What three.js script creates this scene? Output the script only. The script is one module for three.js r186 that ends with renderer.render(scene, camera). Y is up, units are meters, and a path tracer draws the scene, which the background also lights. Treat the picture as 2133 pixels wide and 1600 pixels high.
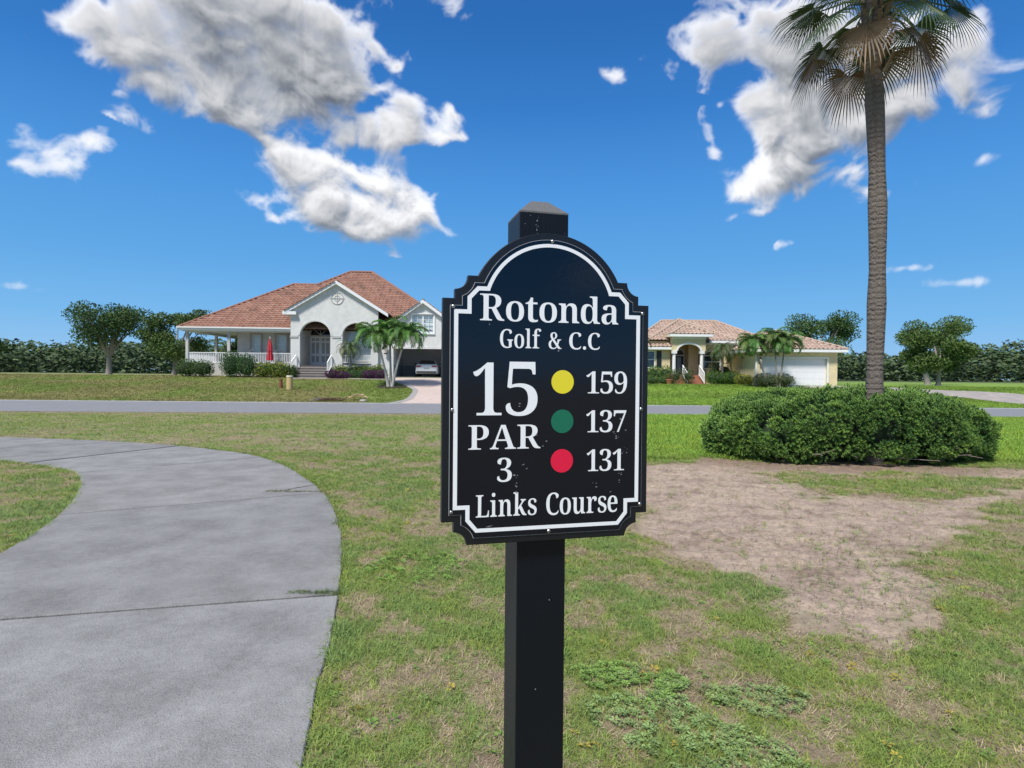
import * as THREE from 'three';
import { TextGeometry } from 'three/addons/geometries/TextGeometry.js';
import { FontLoader } from 'three/addons/loaders/FontLoader.js';
import { mergeGeometries, mergeVertices, toCreasedNormals } from 'three/addons/utils/BufferGeometryUtils.js';

// ------------------------------------------------------------------ camera, sky, sun, exposure
const D2R = Math.PI / 180;
const scene = new THREE.Scene();
const camera = new THREE.PerspectiveCamera(66.08, 4 / 3, 0.05, 9000);
camera.position.set(0, 1.55, 0);
camera.rotation.set(-0.8 * D2R, 0, 0.5 * D2R, 'YXZ');
const renderer = new THREE.WebGLRenderer({ antialias: true });
renderer.toneMapping = THREE.LinearToneMapping;
renderer.toneMappingExposure = 1.14;
renderer.shadowMap.enabled = true;

const SUN = new THREE.Vector3(-0.30, 0.82, 0.49).normalize();
const sun = new THREE.DirectionalLight(new THREE.Color(1.0, 0.955, 0.885), 4.4);
sun.position.copy(SUN).multiplyScalar(120);
sun.target.position.set(0, 0, -20);
sun.position.add(sun.target.position);
sun.castShadow = true;
sun.shadow.radius = 20;
sun.shadow.mapSize.set(2048, 2048);
Object.assign(sun.shadow.camera, { left: -70, right: 70, top: 70, bottom: -70, near: 1, far: 300 });
sun.name = 'sun';
scene.add(sun, sun.target);

// ------------------------------------------------------------------ random and noise
function rng(seed) {
  let a = seed >>> 0;
  return () => { a = (a + 0x6d2b79f5) | 0; let t = Math.imul(a ^ (a >>> 15), 1 | a); t = (t + Math.imul(t ^ (t >>> 7), 61 | t)) ^ t; return ((t ^ (t >>> 14)) >>> 0) / 4294967296; };
}
const clamp = THREE.MathUtils.clamp, lerp = THREE.MathUtils.lerp;
const sstep = (a, b, x) => { const t = clamp((x - a) / (b - a), 0, 1); return t * t * (3 - 2 * t); };
const PERM = new Uint8Array(1024);
{ const r = rng(77), p = [...Array(256).keys()]; for (let i = 255; i > 0; i--) { const j = Math.floor(r() * (i + 1)); [p[i], p[j]] = [p[j], p[i]]; } for (let i = 0; i < 1024; i++) PERM[i] = p[i & 255]; }
const grad3 = (h, x, y, z) => { h &= 15; const u = h < 8 ? x : y, v = h < 4 ? y : h === 12 || h === 14 ? x : z; return ((h & 1) ? -u : u) + ((h & 2) ? -v : v); };
function noise3(x, y, z) {
  const fx = Math.floor(x), fy = Math.floor(y), fz = Math.floor(z), X = fx & 255, Y = fy & 255, Z = fz & 255;
  x -= fx; y -= fy; z -= fz;
  const u = x * x * x * (x * (x * 6 - 15) + 10), v = y * y * y * (y * (y * 6 - 15) + 10), w = z * z * z * (z * (z * 6 - 15) + 10);
  const A = PERM[X] + Y, AA = PERM[A] + Z, AB = PERM[A + 1] + Z, B = PERM[X + 1] + Y, BA = PERM[B] + Z, BB = PERM[B + 1] + Z;
  const a = grad3(PERM[AA], x, y, z), b = grad3(PERM[BA], x - 1, y, z), c = grad3(PERM[AB], x, y - 1, z), d = grad3(PERM[BB], x - 1, y - 1, z);
  const e = grad3(PERM[AA + 1], x, y, z - 1), f = grad3(PERM[BA + 1], x - 1, y, z - 1), g = grad3(PERM[AB + 1], x, y - 1, z - 1), h = grad3(PERM[BB + 1], x - 1, y - 1, z - 1);
  const x1 = a + u * (b - a), x2 = c + u * (d - c), x3 = e + u * (f - e), x4 = g + u * (h - g), y1 = x1 + v * (x2 - x1), y2 = x3 + v * (x4 - x3);
  return y1 + w * (y2 - y1);
}
function fbm(x, y, z, oct) { let s = 0, a = 0.5; for (let i = 0; i < oct; i++) { s += a * noise3(x, y, z); x = x * 2.03 + 11.3; y = y * 2.03 + 5.7; z = z * 2.03 + 3.1; a *= 0.5; } return s; }

// ------------------------------------------------------------------ sky: clear air and fair-weather cumulus, all round
function buildSky() {
  const W = 4096, H = 2048, HU = H / 2, M = new Float32Array(W * HU);
  // each cloud lump: azimuth, elevation, half-width, half-height in degrees, tilt, weight
  const lumps = [
    [-22.5, 28.2, 6.7, 3.6, 0, 1.3], [-25.9, 24.1, 5, 3.7, 0, 1.3], [-18.6, 27.1, 4.2, 3.5, 0, 1.15], [-16.9, 25, 2.7, 2.0, 0, 0.85], [-20.4, 23.6, 4.4, 1.7, 0, 1.0], [-24.8, 21.2, 3.2, 1.1, 0, 0.8],
    [-27.4, 27.8, 5.6, 3.8, 0, 1.3], [-30.9, 24.4, 4.8, 3.4, 0, 1.2], [-33.9, 25.6, 3.9, 2, 0, 0.9], [-13.9, 29.6, 1.5, 1.9, 20, 0.75], [-6.4, 31.9, 2.5, 1.2, -10, 0.8], [-16.2, 22.6, 2.0, 1.1, 0, 0.6],
    [-12.4, 22.0, 4.8, 2.0, 0, 1.15], [-9.9, 23.2, 2.9, 2.2, 0, 1.1], [-7.2, 22.5, 2.2, 1.6, 0, 0.95], [-14.6, 21.0, 3.2, 1.1, 0, 0.85], [-5.2, 21.7, 1, 0.5, 0, 0.7], [-6.1, 23.9, 0.6, 0.7, 0, 0.6], [-22.4, 19.7, 2.5, 0.7, -30, 0.65],
    [-19.4, 18.3, 3.7, 1.15, -25, 0.85], [-16.9, 17.0, 5.6, 2.9, -15, 1.25], [-12.3, 15.3, 5.2, 2.6, -12, 1.25], [-18.6, 17.4, 3.6, 2.4, 0, 0.9], [-15.2, 14.0, 3.2, 1.5, 0, 0.8], [-21.8, 15.2, 3, 0.85, 10, 0.75], [-13.8, 12.9, 2.1, 1, 0, 0.8], [-9.5, 15.9, 2, 1.5, 0, 0.85], [-21.2, 13.7, 1.6, 0.7, 15, 0.6], [-19.2, 14.5, 3, 1, 0, 0.6],
    [-19.8, 10.2, 0.9, 0.3, 0, 0.62], [-11, 26.9, 0.7, 0.4, 30, 0.62], [-11.2, 29.1, 0.4, 0.7, -20, 0.55], [-12.4, 25.3, 1.7, 0.45, 30, 0.5], [9.8, 26.5, 1.5, 1.1, 0, 0.85], [12, 27.6, 1.1, 0.5, 25, 0.62],
    [20.6, 27.9, 4.1, 2.5, 0, 0.95], [24.9, 28, 4.2, 2.9, 0, 1.15], [18.2, 27.4, 2, 1.4, 0, 0.7], [23.5, 21.7, 2.6, 2.9, 0, 1.1], [25, 23.6, 2.3, 2.7, 0, 1], [21.5, 22.9, 1.4, 1.2, 0, 0.75], [18.2, 21.1, 0.63, 1.7, 15, 0.72],
    [19.1, 19.4, 1.6, 1.3, 0, 0.75], [21.6, 16.8, 3.3, 1.7, 10, 1], [24.7, 18.6, 2.7, 3.1, 0, 1.1], [20.2, 14.1, 1, 0.5, 20, 0.6], [22.8, 14.5, 1.7, 0.8, 10, 0.6], [25, 11.6, 0.9, 0.42, 10, 0.68], [19, 23.4, 0.33, 0.3, 0, 0.5],
    [29, 25.3, 4.5, 3.2, 0, 1.1], [29.1, 19.8, 3.9, 3, 0, 1.05], [33.8, 21.6, 4.7, 2.7, 0, 1], [36.2, 24.5, 4.1, 2, 0, 0.9], [32.6, 15.2, 2.3, 0.8, 0, 0.7], [38.7, 16.2, 1.8, 0.7, 0, 0.7],
    [-37.6, 15.9, 3.2, 1.2, -10, 0.8], [-35.2, 17.4, 2.2, 0.9, 0, 0.7], [-39.3, 14.9, 2.5, 1, 0, 0.8], [-33.3, 9.1, 1.2, 0.3, 0, 0.6], [-39.3, 6.2, 2.2, 0.43, 0, 0.62], [37.1, 7.4, 2.6, 0.45, 0, 0.62], [33.7, 8.8, 1.2, 0.3, 0, 0.6],
  ];
  const r = rng(4242);
  for (let k = 0; k < 64; k++) {                                     // the rest of the sky carries the same kind of cumulus
    const az = 46 + r() * 268, el = 6 + 62 * Math.pow(r(), 1.2), big = (0.5 + 1.1 * r()) * (0.35 + el / 42);
    const n = 3 + Math.floor(r() * 5);
    for (let j = 0; j < n; j++) lumps.push([az + (r() - 0.5) * 10 * big, el + (r() - 0.5) * 4.5 * big, (1.6 + 3 * r()) * big, (0.9 + 1.5 * r()) * big, (r() - 0.5) * 30, 0.7 + 0.5 * r()]);
  }
  for (let k = 0; k < 7; k++) { const az = r() * 360, el = 36 + r() * 26; lumps.push([az, el, 6 + 6 * r(), 3 + 2 * r(), 0, 1.0]); }
  const px = W / 360;
  for (const [az, el, rx, ry, rot, w] of lumps) {
    // direction: x = sin(az) cos(el), z = -cos(az) cos(el)  ->  texture angle atan2(z, x)
    const cx = ((az - 90 + 180 + 720) % 360) * px, cy = el * 2 * HU / 180, ce = Math.cos(el * D2R), R = Math.max(rx, ry) * 2.3, cs = Math.cos(rot * D2R), sn = Math.sin(rot * D2R);
    const y0 = Math.max(0, Math.floor(cy - R * px)), y1 = Math.min(HU - 1, Math.ceil(cy + R * px)), xr = Math.ceil(R * px / Math.max(0.2, ce));
    for (let y = y0; y <= y1; y++) for (let i = -xr; i <= xr; i++) {
      const dx = i / px * ce, dy = (y - cy) / px, a = (dx * cs + dy * sn) / rx, b = (-dx * sn + dy * cs) / ry, q = a * a + b * b;
      if (q < 5.2) { const x = (Math.floor(cx) + i + W * 2) % W; M[y * W + x] += w * Math.exp(-q * 1.15) * (1 - q / 5.2); }
    }
  }
  const D = new Float32Array(W * HU).fill(-1);
  for (let y = 0; y < HU; y++) {
    const e = (y + 0.5) / HU * Math.PI / 2, ce = Math.cos(e), se = Math.sin(e);
    for (let x = 0; x < W; x++) {
      const m = M[y * W + x];
      if (m < 0.04) continue;
      const a = ((x + 0.5) / W - 0.5) * 2 * Math.PI, X = Math.cos(a) * ce, Z = Math.sin(a) * ce;
      const wx = noise3(X * 13, se * 17, Z * 13) * 0.03, wy = noise3(X * 13 + 40, se * 17, Z * 13) * 0.03;
      let s = 0, amp = 0.5, f = 17;
      for (let o = 0; o < 7; o++) { const n = noise3((X + wx) * f, (se + wy) * f * 1.15, (Z + wx) * f); s += amp * (o < 2 ? n * 1.1 : 0.62 * (0.42 - Math.abs(n) * 1.6) + 0.5 * n); f *= 2.07; amp *= 0.56; }
      D[y * W + x] = Math.min(m, 1.3) * 0.95 - 0.48 + s * 1.38;
    }
  }
  const at = (x, y) => D[clamp(y, 0, HU - 1) * W + ((x + W) % W)];
  const data = new Float32Array(W * H * 4);
  const bands = [[0, 0.34, 0.58, 0.86], [5, 0.19, 0.475, 0.83], [10, 0.12, 0.385, 0.78], [17, 0.075, 0.30, 0.72], [24, 0.041, 0.205, 0.585], [31, 0.027, 0.15, 0.465], [45, 0.026, 0.135, 0.42], [90, 0.022, 0.105, 0.33]];
  for (let y = 0; y < HU; y++) {
    const el = (y + 0.5) / HU * 90;
    let k = 0; while (k < bands.length - 2 && el > bands[k + 1][0]) k++;
    const t = (el - bands[k][0]) / (bands[k + 1][0] - bands[k][0]), base = [1, 2, 3].map((c) => lerp(bands[k][c], bands[k + 1][c], t) * 0.9);
    for (let x = 0; x < W; x++) {
      const i = ((y + HU) * W + x) * 4, d = D[y * W + x];
      let R = base[0], G = base[1], B = base[2];
      if (d > -0.12) {
        const alpha = 1 - Math.exp(-Math.pow(Math.max(0, d + 0.13), 1.7) * 4.8);
        let sh = 0;
        for (let q = 1; q <= 7; q++) { const st = q * q * 0.9 + q * 2; sh += Math.max(0, at(Math.round(x - st * 0.5), Math.round(y + st))) * (q < 3 ? 0.5 : 1); }
        const near = d - 0.5 * (at(x - 2, y + 4) + at(x - 4, y + 8)), wide = d - at(x - 9, y + 18), broad = d - at(x - 22, y + 44);
        const thick = Math.max(0, d), lit = Math.exp(-sh * 0.10 - thick * 0.26 - sstep(0.15, 0.75, thick) * (0.06 + 0.85 * sstep(18, 28, el))), rim = Math.exp(-Math.pow(Math.max(0, d - 0.18) * 3.2, 2));
        const l = clamp(0.17 + 0.66 * lit + 0.05 * rim * (0.4 + lit) + 0.46 * clamp(near, -0.35, 0.4) * (0.35 + lit) + 0.26 * clamp(wide, -0.6, 0.6) * (0.3 + lit) + 0.16 * clamp(broad, -0.7, 0.7) * (0.3 + lit), 0.13, 0.92), g = sstep(0.15, 0.7, l);
        const far = 1 - 0.35 * sstep(14, 2, el);
        const cr = l * lerp(0.93, 1.0, g), cg = l * lerp(1.01, 1.005, g), cb = l * lerp(1.10, 1.02, g) + 0.01;
        const A = alpha * far;
        R = lerp(R, cr, A); G = lerp(G, cg, A); B = lerp(B, cb, A);
      }
      data[i] = R; data[i + 1] = G; data[i + 2] = B; data[i + 3] = 1;
    }
  }
  for (let y = 0; y < HU; y++) for (let x = 0; x < W; x++) { const i = (y * W + x) * 4; data[i] = 0.16; data[i + 1] = 0.19; data[i + 2] = 0.17; data[i + 3] = 1; }
  const t = new THREE.DataTexture(data, W, H, THREE.RGBAFormat, THREE.FloatType);
  t.mapping = THREE.EquirectangularReflectionMapping; t.magFilter = THREE.LinearFilter; t.minFilter = THREE.LinearFilter; t.needsUpdate = true;
  return t;
}
const sky = buildSky();
scene.background = sky;
scene.environment = sky;

// ------------------------------------------------------------------ naming
const used = new Map();
function numbered(name) { const n = used.get(name) ?? 0; used.set(name, n + 1); return n ? name + '_' + String(n).padStart(3, '0') : name; }
function shade(o) { o.traverse((m) => { if (m.isMesh) { m.castShadow = true; m.receiveShadow = true; } }); return o; }
function tag(o, label, category, group, kind) {
  if (label) o.userData.label = label;
  if (category) o.userData.category = category;
  if (group) o.userData.group = group;
  if (kind) o.userData.kind = kind;
  return o;
}
function thing(name, label, category, [x, y, z] = [0, 0, 0], turn = 0, group) {
  const o = new THREE.Group(); o.name = numbered(name); o.position.set(x, y, z); o.rotation.y = turn; scene.add(o);
  return tag(o, label, category, group);
}

// ------------------------------------------------------------------ mesh collector
const V = (x, y, z) => new THREE.Vector3(x, y, z);
class MB {
  constructor() { this.p = []; this.c = null; this.col = null; }
  tint(r, g, b) { if (!this.c) this.c = []; this.col = [r, g, b]; return this; }
  v(a) { this.p.push(a.x, a.y, a.z); if (this.c) this.c.push(...this.col); }
  tri(a, b, c) { this.v(a); this.v(b); this.v(c); return this; }
  quad(a, b, c, d) { return this.tri(a, b, c).tri(a, c, d); }
  box(x0, x1, y0, y1, z0, z1) {
    const a = V(x0, y0, z0), b = V(x1, y0, z0), c = V(x1, y1, z0), d = V(x0, y1, z0), e = V(x0, y0, z1), f = V(x1, y0, z1), g = V(x1, y1, z1), h = V(x0, y1, z1);
    return this.quad(e, f, g, h).quad(b, a, d, c).quad(a, e, h, d).quad(f, b, c, g).quad(h, g, c, d).quad(a, b, f, e);
  }
  bar(a, b, w, h) {                                                 // a square bar between two points
    const d = b.clone().sub(a).normalize(), up = Math.abs(d.y) > 0.95 ? V(1, 0, 0) : V(0, 1, 0), s = new THREE.Vector3().crossVectors(d, up).normalize().multiplyScalar(w / 2), t = new THREE.Vector3().crossVectors(s, d).normalize().multiplyScalar(h / 2);
    const q = (o, i, j) => o.clone().addScaledVector(s, i).addScaledVector(t, j), A = [q(a, -1, -1), q(a, 1, -1), q(a, 1, 1), q(a, -1, 1)], B = [q(b, -1, -1), q(b, 1, -1), q(b, 1, 1), q(b, -1, 1)];
    for (let i = 0; i < 4; i++) this.quad(A[i], A[(i + 1) % 4], B[(i + 1) % 4], B[i]);
    return this.quad(A[3], A[2], A[1], A[0]).quad(B[0], B[1], B[2], B[3]);
  }
  tube(pts, radii, n = 8, cap = true) {
    const rings = [];
    let ref = V(0.31, 0.2, 0.93);
    for (let i = 0; i < pts.length; i++) {
      const d = pts[Math.min(i + 1, pts.length - 1)].clone().sub(pts[Math.max(i - 1, 0)]).normalize();
      if (Math.abs(d.dot(ref)) > 0.95) ref = V(0.9, 0.1, 0.3);
      const s = new THREE.Vector3().crossVectors(d, ref).normalize(), t = new THREE.Vector3().crossVectors(s, d), r = Array.isArray(radii) ? radii[i] : radii;
      rings.push([...Array(n).keys()].map((k) => { const a = k / n * Math.PI * 2; return pts[i].clone().addScaledVector(s, Math.cos(a) * r).addScaledVector(t, Math.sin(a) * r); }));
    }
    for (let i = 0; i + 1 < rings.length; i++) for (let k = 0; k < n; k++) this.quad(rings[i][k], rings[i + 1][k], rings[i + 1][(k + 1) % n], rings[i][(k + 1) % n]);
    if (cap) for (let k = 1; k + 1 < n; k++) { this.tri(rings[0][0], rings[0][k], rings[0][k + 1]); const L = rings[rings.length - 1]; this.tri(L[0], L[k + 1], L[k]); }
    return this;
  }
  poly(pts) { for (let k = 1; k + 1 < pts.length; k++) this.tri(pts[0], pts[k], pts[k + 1]); return this; }
  geo(g) {                                                          // take in a library geometry
    const q = g.index ? g.toNonIndexed() : g, a = q.attributes.position.array;
    for (let i = 0; i < a.length; i++) this.p.push(a[i]);
    if (this.c) for (let i = 0; i < a.length / 3; i++) this.c.push(...this.col);
    return this;
  }
  geometry(smooth) {
    let g = new THREE.BufferGeometry();
    g.setAttribute('position', new THREE.Float32BufferAttribute(this.p, 3));
    if (this.c) g.setAttribute('color', new THREE.Float32BufferAttribute(this.c, 3));
    if (smooth) g = toCreasedNormals(g, smooth); else g.computeVertexNormals();
    const P = g.attributes.position, N = g.attributes.normal, uv = new Float32Array(P.count * 2);
    for (let i = 0; i < P.count; i++) {                              // uv in metres, by the face's main direction
      const x = Math.abs(N.getX(i)), y = Math.abs(N.getY(i)), z = Math.abs(N.getZ(i));
      uv[i * 2] = x > y && x > z ? P.getZ(i) : P.getX(i); uv[i * 2 + 1] = y > x && y > z ? P.getZ(i) : P.getY(i);
    }
    g.setAttribute('uv', new THREE.BufferAttribute(uv, 2));
    return g;
  }
  build(name, mat, parent, smooth) {
    const m = new THREE.Mesh(this.geometry(smooth), mat);
    const root = parent && (parent.userData.baseY !== undefined ? parent : parent.parent && parent.parent.userData?.baseY !== undefined ? parent.parent : null);
    if (root) m.geometry.translate(0, -root.userData.baseY, 0);
    if (!parent) { m.name = numbered(name); scene.add(m); } else { m.name = numbered(name); parent.add(m); }
    return m;
  }
}
// a wall of any outline with openings, standing in the plane z = z1, its back at z0
function wallShape(outline, holes, z0, z1, curve = 12) {
  const s = new THREE.Shape(outline.map(([x, y]) => new THREE.Vector2(x, y)));
  for (const h of holes) s.holes.push(new THREE.Path(h.map(([x, y]) => new THREE.Vector2(x, y))));
  const g = new THREE.ExtrudeGeometry(s, { depth: z1 - z0, bevelEnabled: false, curveSegments: curve });
  g.translate(0, 0, z0);
  return g;
}
function archPts(u0, u1, v0, spring, top, n = 16) {                 // an opening with an arched head
  const c = (u0 + u1) / 2, r = (u1 - u0) / 2, out = [[u0, v0], [u1, v0]];
  for (let i = 0; i <= n; i++) { const a = i / n * Math.PI; out.push([c + r * Math.cos(a), spring + (top - spring) * Math.sin(a)]); }
  return out;
}

// ------------------------------------------------------------------ procedural textures
function tex(n, f, srgb, rep) {                                      // f(u, v) with u, v in 0..1 gives [r, g, b] in 0..1 or one number
  const a = new Uint8Array(n * n * 4);
  for (let y = 0; y < n; y++) for (let x = 0; x < n; x++) {
    const c = f(x / n, y / n), i = (y * n + x) * 4, k = typeof c === 'number' ? [c, c, c] : c;
    for (let j = 0; j < 3; j++) a[i + j] = clamp(k[j], 0, 1) * 255;
    a[i + 3] = 255;
  }
  const t = new THREE.DataTexture(a, n, n);
  t.wrapS = t.wrapT = THREE.RepeatWrapping; t.magFilter = THREE.LinearFilter; t.minFilter = THREE.LinearMipmapLinearFilter; t.generateMipmaps = true; t.needsUpdate = true;
  if (srgb) t.colorSpace = THREE.SRGBColorSpace;
  if (rep) t.repeat.set(rep, rep);
  return t;
}
// a tileable field: points on two circles in 4-D are costly, so blend four shifted copies at the borders
function tile(f) { return (u, v) => { const a = sstep(0.8, 1, u), b = sstep(0.8, 1, v); return lerp(lerp(f(u, v), f(u - 1, v), a), lerp(f(u, v - 1), f(u - 1, v - 1), a), b); }; }
const again = (t, k) => { const c = t.clone(); c.repeat.set(k, k); c.needsUpdate = true; return c; };
const std = (r, g, b, rough, extra = {}) => new THREE.MeshStandardMaterial({ color: new THREE.Color().setRGB(r, g, b), roughness: rough, ...extra });
const TX = {};
{
  const fine = tile((u, v) => fbm(u * 40, v * 40, 1.5, 5)), mid = tile((u, v) => fbm(u * 9, v * 9, 7.5, 5));
  TX.plaster = tex(512, (u, v) => 0.5 + fine(u, v) * 0.9);
  TX.wear = tex(512, (u, v) => 0.9 + mid(u, v) * 0.16 + fine(u, v) * 0.06);
  const g2 = rng(9), sp = new Float32Array(1024 * 1024).map(() => g2());
  const speck = (u, v) => sp[(Math.floor(v * 1024) & 1023) * 1024 + (Math.floor(u * 1024) & 1023)];
  const big = tile((u, v) => fbm(u * 5, v * 5, 3.3, 6));
  const grit = tile((u, v) => noise3(u * 190, v * 190, 4.2));
  TX.concrete = tex(1024, (u, v) => { const s = speck(u, v), b = big(u, v), f = fine(u, v); return 0.76 + b * 0.34 + f * 0.16 + (grit(u, v) > 0.24 ? -0.2 : 0.0) + grit(u, v) * 0.22 + (s > 0.955 ? -0.36 : s < 0.05 ? 0.2 : (s - 0.5) * 0.26); });
  TX.concreteBump = tex(1024, (u, v) => { const s = speck(u, v); return 0.5 + grit(u, v) * 0.16 + fine(u, v) * 0.12 + (s > 0.96 ? -0.35 : (s - 0.5) * 0.3); });
  TX.soil = tex(1024, (u, v) => { const s = speck(u, v), b = big(u, v), f = fine(u, v); const l = 0.74 + b * 0.24 + f * 0.36 + (s > 0.96 ? -0.25 : s < 0.04 ? 0.16 : (s - 0.5) * 0.16); return [l, l * (0.985 + 0.05 * b), l * (0.97 + 0.08 * f)]; });
  TX.asphalt = tex(512, (u, v) => { const s = speck(u, v); return 0.8 + mid(u, v) * 0.14 + (s - 0.5) * 0.3; });
  const streak = tile((u, v) => fbm(u * 60, v * 2.2, 9.1, 4));
  TX.timber = tex(512, (u, v) => 0.6 + streak(u, v) * 0.8 + fine(u, v) * 0.12);
  TX.bark = tex(512, (u, v) => { const ring = Math.abs(Math.sin(v * Math.PI * 16 + mid(u, v) * 3)); return 0.7 + 0.2 * ring + fine(u, v) * 0.35; });
  TX.orange = tex(512, tile((u, v) => 0.5 + fbm(u * 26, v * 26, 4.4, 3) * 0.7));
  const pave = (u, v) => { const row = Math.floor(v * 20), x = u * 10 + (row % 2) * 0.5, fx = x - Math.floor(x), fy = v * 20 - row, j = fx < 0.05 || fy < 0.09, n = PERM[(Math.floor(x) % 10 + 10) % 10 * 20 + row + 30] / 255; return { j, n }; };
  TX.paver = tex(1024, (u, v) => { const { j, n } = pave(u, v), s = speck(u, v); if (j) return [0.62, 0.56, 0.5]; const k = 0.86 + n * 0.14 + (s - 0.5) * 0.08; return [k, k * (0.95 + 0.03 * n), k * (0.92 + 0.04 * n)]; });
}
// ------------------------------------------------------------------ lie of the land
const roadNear = (x) => -(24.0 + 0.045 * clamp(x, -90, 90)), roadFar = (x) => -(32.1 + 0.01 * clamp(x, -90, 90));
function land(x, z) {
  const d = -z, zn = -roadNear(x), zf = -roadFar(x);
  if (d < zn) {
    const n = 0.035 * noise3(x * 0.22, 1.3, z * 0.22) * sstep(zn, zn - 5, d) + 0.012 * noise3(x * 0.9, 4.3, z * 0.9) * sstep(zn, zn - 3, d);
    return n * lerp(0.2, 1, sstep(-1.2, 0.8, x)) - 0.02 * sstep(zn - 1.6, zn, d);
  }
  if (d < zf) return -0.045;
  const top = lerp(1.33, 1.0, sstep(-3, 9, x)), t = clamp((d - zf) / 12.2, 0, 1), rise = top * (t * 1.12 - 0.12 * t * t);
  const wave = (0.07 * Math.sin(d * 0.78 + x * 0.06) + 0.05 * noise3(x * 0.16, 2.2, z * 0.2)) * sstep(0, 2.5, d - zf) * sstep(12.2, 8.5, d - zf);
  return -0.02 + rise + wave;
}
// how the near turf is spread: 1 lush, 0 bare sand
const seg = (px, pz, ax, az, bx, bz) => { const dx = bx - ax, dz = bz - az, t = clamp(((px - ax) * dx + (pz - az) * dz) / (dx * dx + dz * dz), 0, 1); return Math.hypot(px - ax - dx * t, pz - az - dz * t); };
function inside(poly, x, z) { let w = false; for (let i = 0, j = poly.length - 1; i < poly.length; j = i++) { const [a, b] = poly[i], [c, d] = poly[j]; if ((b > z) !== (d > z) && x < (c - a) * (z - b) / (d - b) + a) w = !w; } return w; }
function signed(poly, x, z) { let m = 1e9; for (let i = 0, j = poly.length - 1; i < poly.length; j = i++) m = Math.min(m, seg(x, z, poly[j][0], poly[j][1], poly[i][0], poly[i][1])); return inside(poly, x, z) ? m : -m; }
// outlines as [x, metres ahead]
const SAND = [[2.2, 10.3], [3.1, 11.0], [3.7, 11.6], [4.4, 11.2], [6.2, 10.9], [9.5, 10.6], [9.5, 9.0], [7.0, 7.9], [5.0, 6.3], [3.3, 4.7], [2.3, 3.6], [1.75, 3.75], [1.55, 4.5], [1.42, 5.2], [1.36, 6.0], [1.5, 7.6]];
const TURF_ISLAND = [[3.9, 9.7], [6.4, 10.0], [8.2, 8.8], [5.2, 7.5], [3.9, 7.6], [4.0, 8.6]];
const PATH_EDGE = [[-0.56, 0.4], [-0.60, 1.2], [-0.72, 1.9], [-0.81, 2.3], [-0.93, 2.82], [-1.05, 3.44], [-1.2, 4.1], [-1.36, 4.74], [-1.61, 5.58], [-1.91, 6.43], [-2.27, 7.3], [-2.55, 7.84], [-2.98, 8.61], [-3.85, 9.94], [-4.83, 11.07], [-5.72, 11.72], [-7.2, 12.5], [-9.2, 13.2], [-12, 13.8], [-16, 14.1], [-22, 14.1], [-30, 13.6]];
const pathCurve = new THREE.CatmullRomCurve3(PATH_EDGE.map(([x, d]) => V(x, 0, -d)), false, 'catmullrom', 0.5);
const pathPts = pathCurve.getSpacedPoints(260), PATH_W = 2.75;
const pathIn = pathPts.map((p, i) => { const t = pathPts[Math.min(i + 1, 260)].clone().sub(pathPts[Math.max(i - 1, 0)]).normalize(); return V(p.x + t.z * PATH_W, 0, p.z - t.x * PATH_W); });
const pathPoly = [...pathPts.filter((_, i) => i % 4 === 0), ...pathIn.filter((_, i) => i % 4 === 0).reverse()].map((p) => [p.x, -p.z]);
const pathDist = (x, z) => signed(pathPoly, x, -z);
function turf(x, z) {                                                // {green 0..1, dry 0..1, sand 0..1}
  const d = -z, w = 0.3 * noise3(x * 1.1, 0.4, z * 1.1) + 0.16 * noise3(x * 3.7, 2.4, z * 3.7);
  let sand = sstep(-0.35, 0.45, signed(SAND, x, d) + w * 1.6);
  sand *= 1 - 0.85 * sstep(-0.3, 0.4, signed(TURF_ISLAND, x, d) + w * 1.5);
  const n1 = fbm(x * 0.55, 3.1, z * 0.55, 4), n2 = fbm(x * 1.9 + 7, 8.1, z * 1.9, 4), n3 = fbm(x * 5.5, 1.1, z * 5.5 + 3, 3);
  let green = 0.58 + 0.7 * n1 + 1.15 * n2 + 0.95 * n3;
  const lush = sstep(10.0, 12.2, d) * sstep(0.9, 3.3, x + 0.05 * d + 2.2 * n1 + 0.9 * n2);  // the watered side on the right
  green = lerp(green, 1.15 + 0.3 * n2, lush);
  const strip = sstep(14, 17, d) * (1 - lush);
  green = lerp(green, 0.62 + 0.5 * n1 + 0.25 * n2, strip);
  green -= 0.5 * sstep(2.2, 0.2, -roadNear(x) - d) * (1 - lush) * (0.7 + n1 * 2);
  green -= 0.55 * sstep(1.0, 0, Math.hypot((x + 0.6) / 1.6, (d - 13) / 1.1)) * (1 - lush);
  return { green: clamp(green, 0, 1.25), sand, lush };
}
const C = { grass: [0.225, 0.285, 0.078], lush: [0.245, 0.355, 0.052], straw: [0.340, 0.275, 0.165], dirt: [0.215, 0.165, 0.122], sand: [0.47, 0.365, 0.285] };
const mix3 = (a, b, t) => [lerp(a[0], b[0], t), lerp(a[1], b[1], t), lerp(a[2], b[2], t)];
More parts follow.
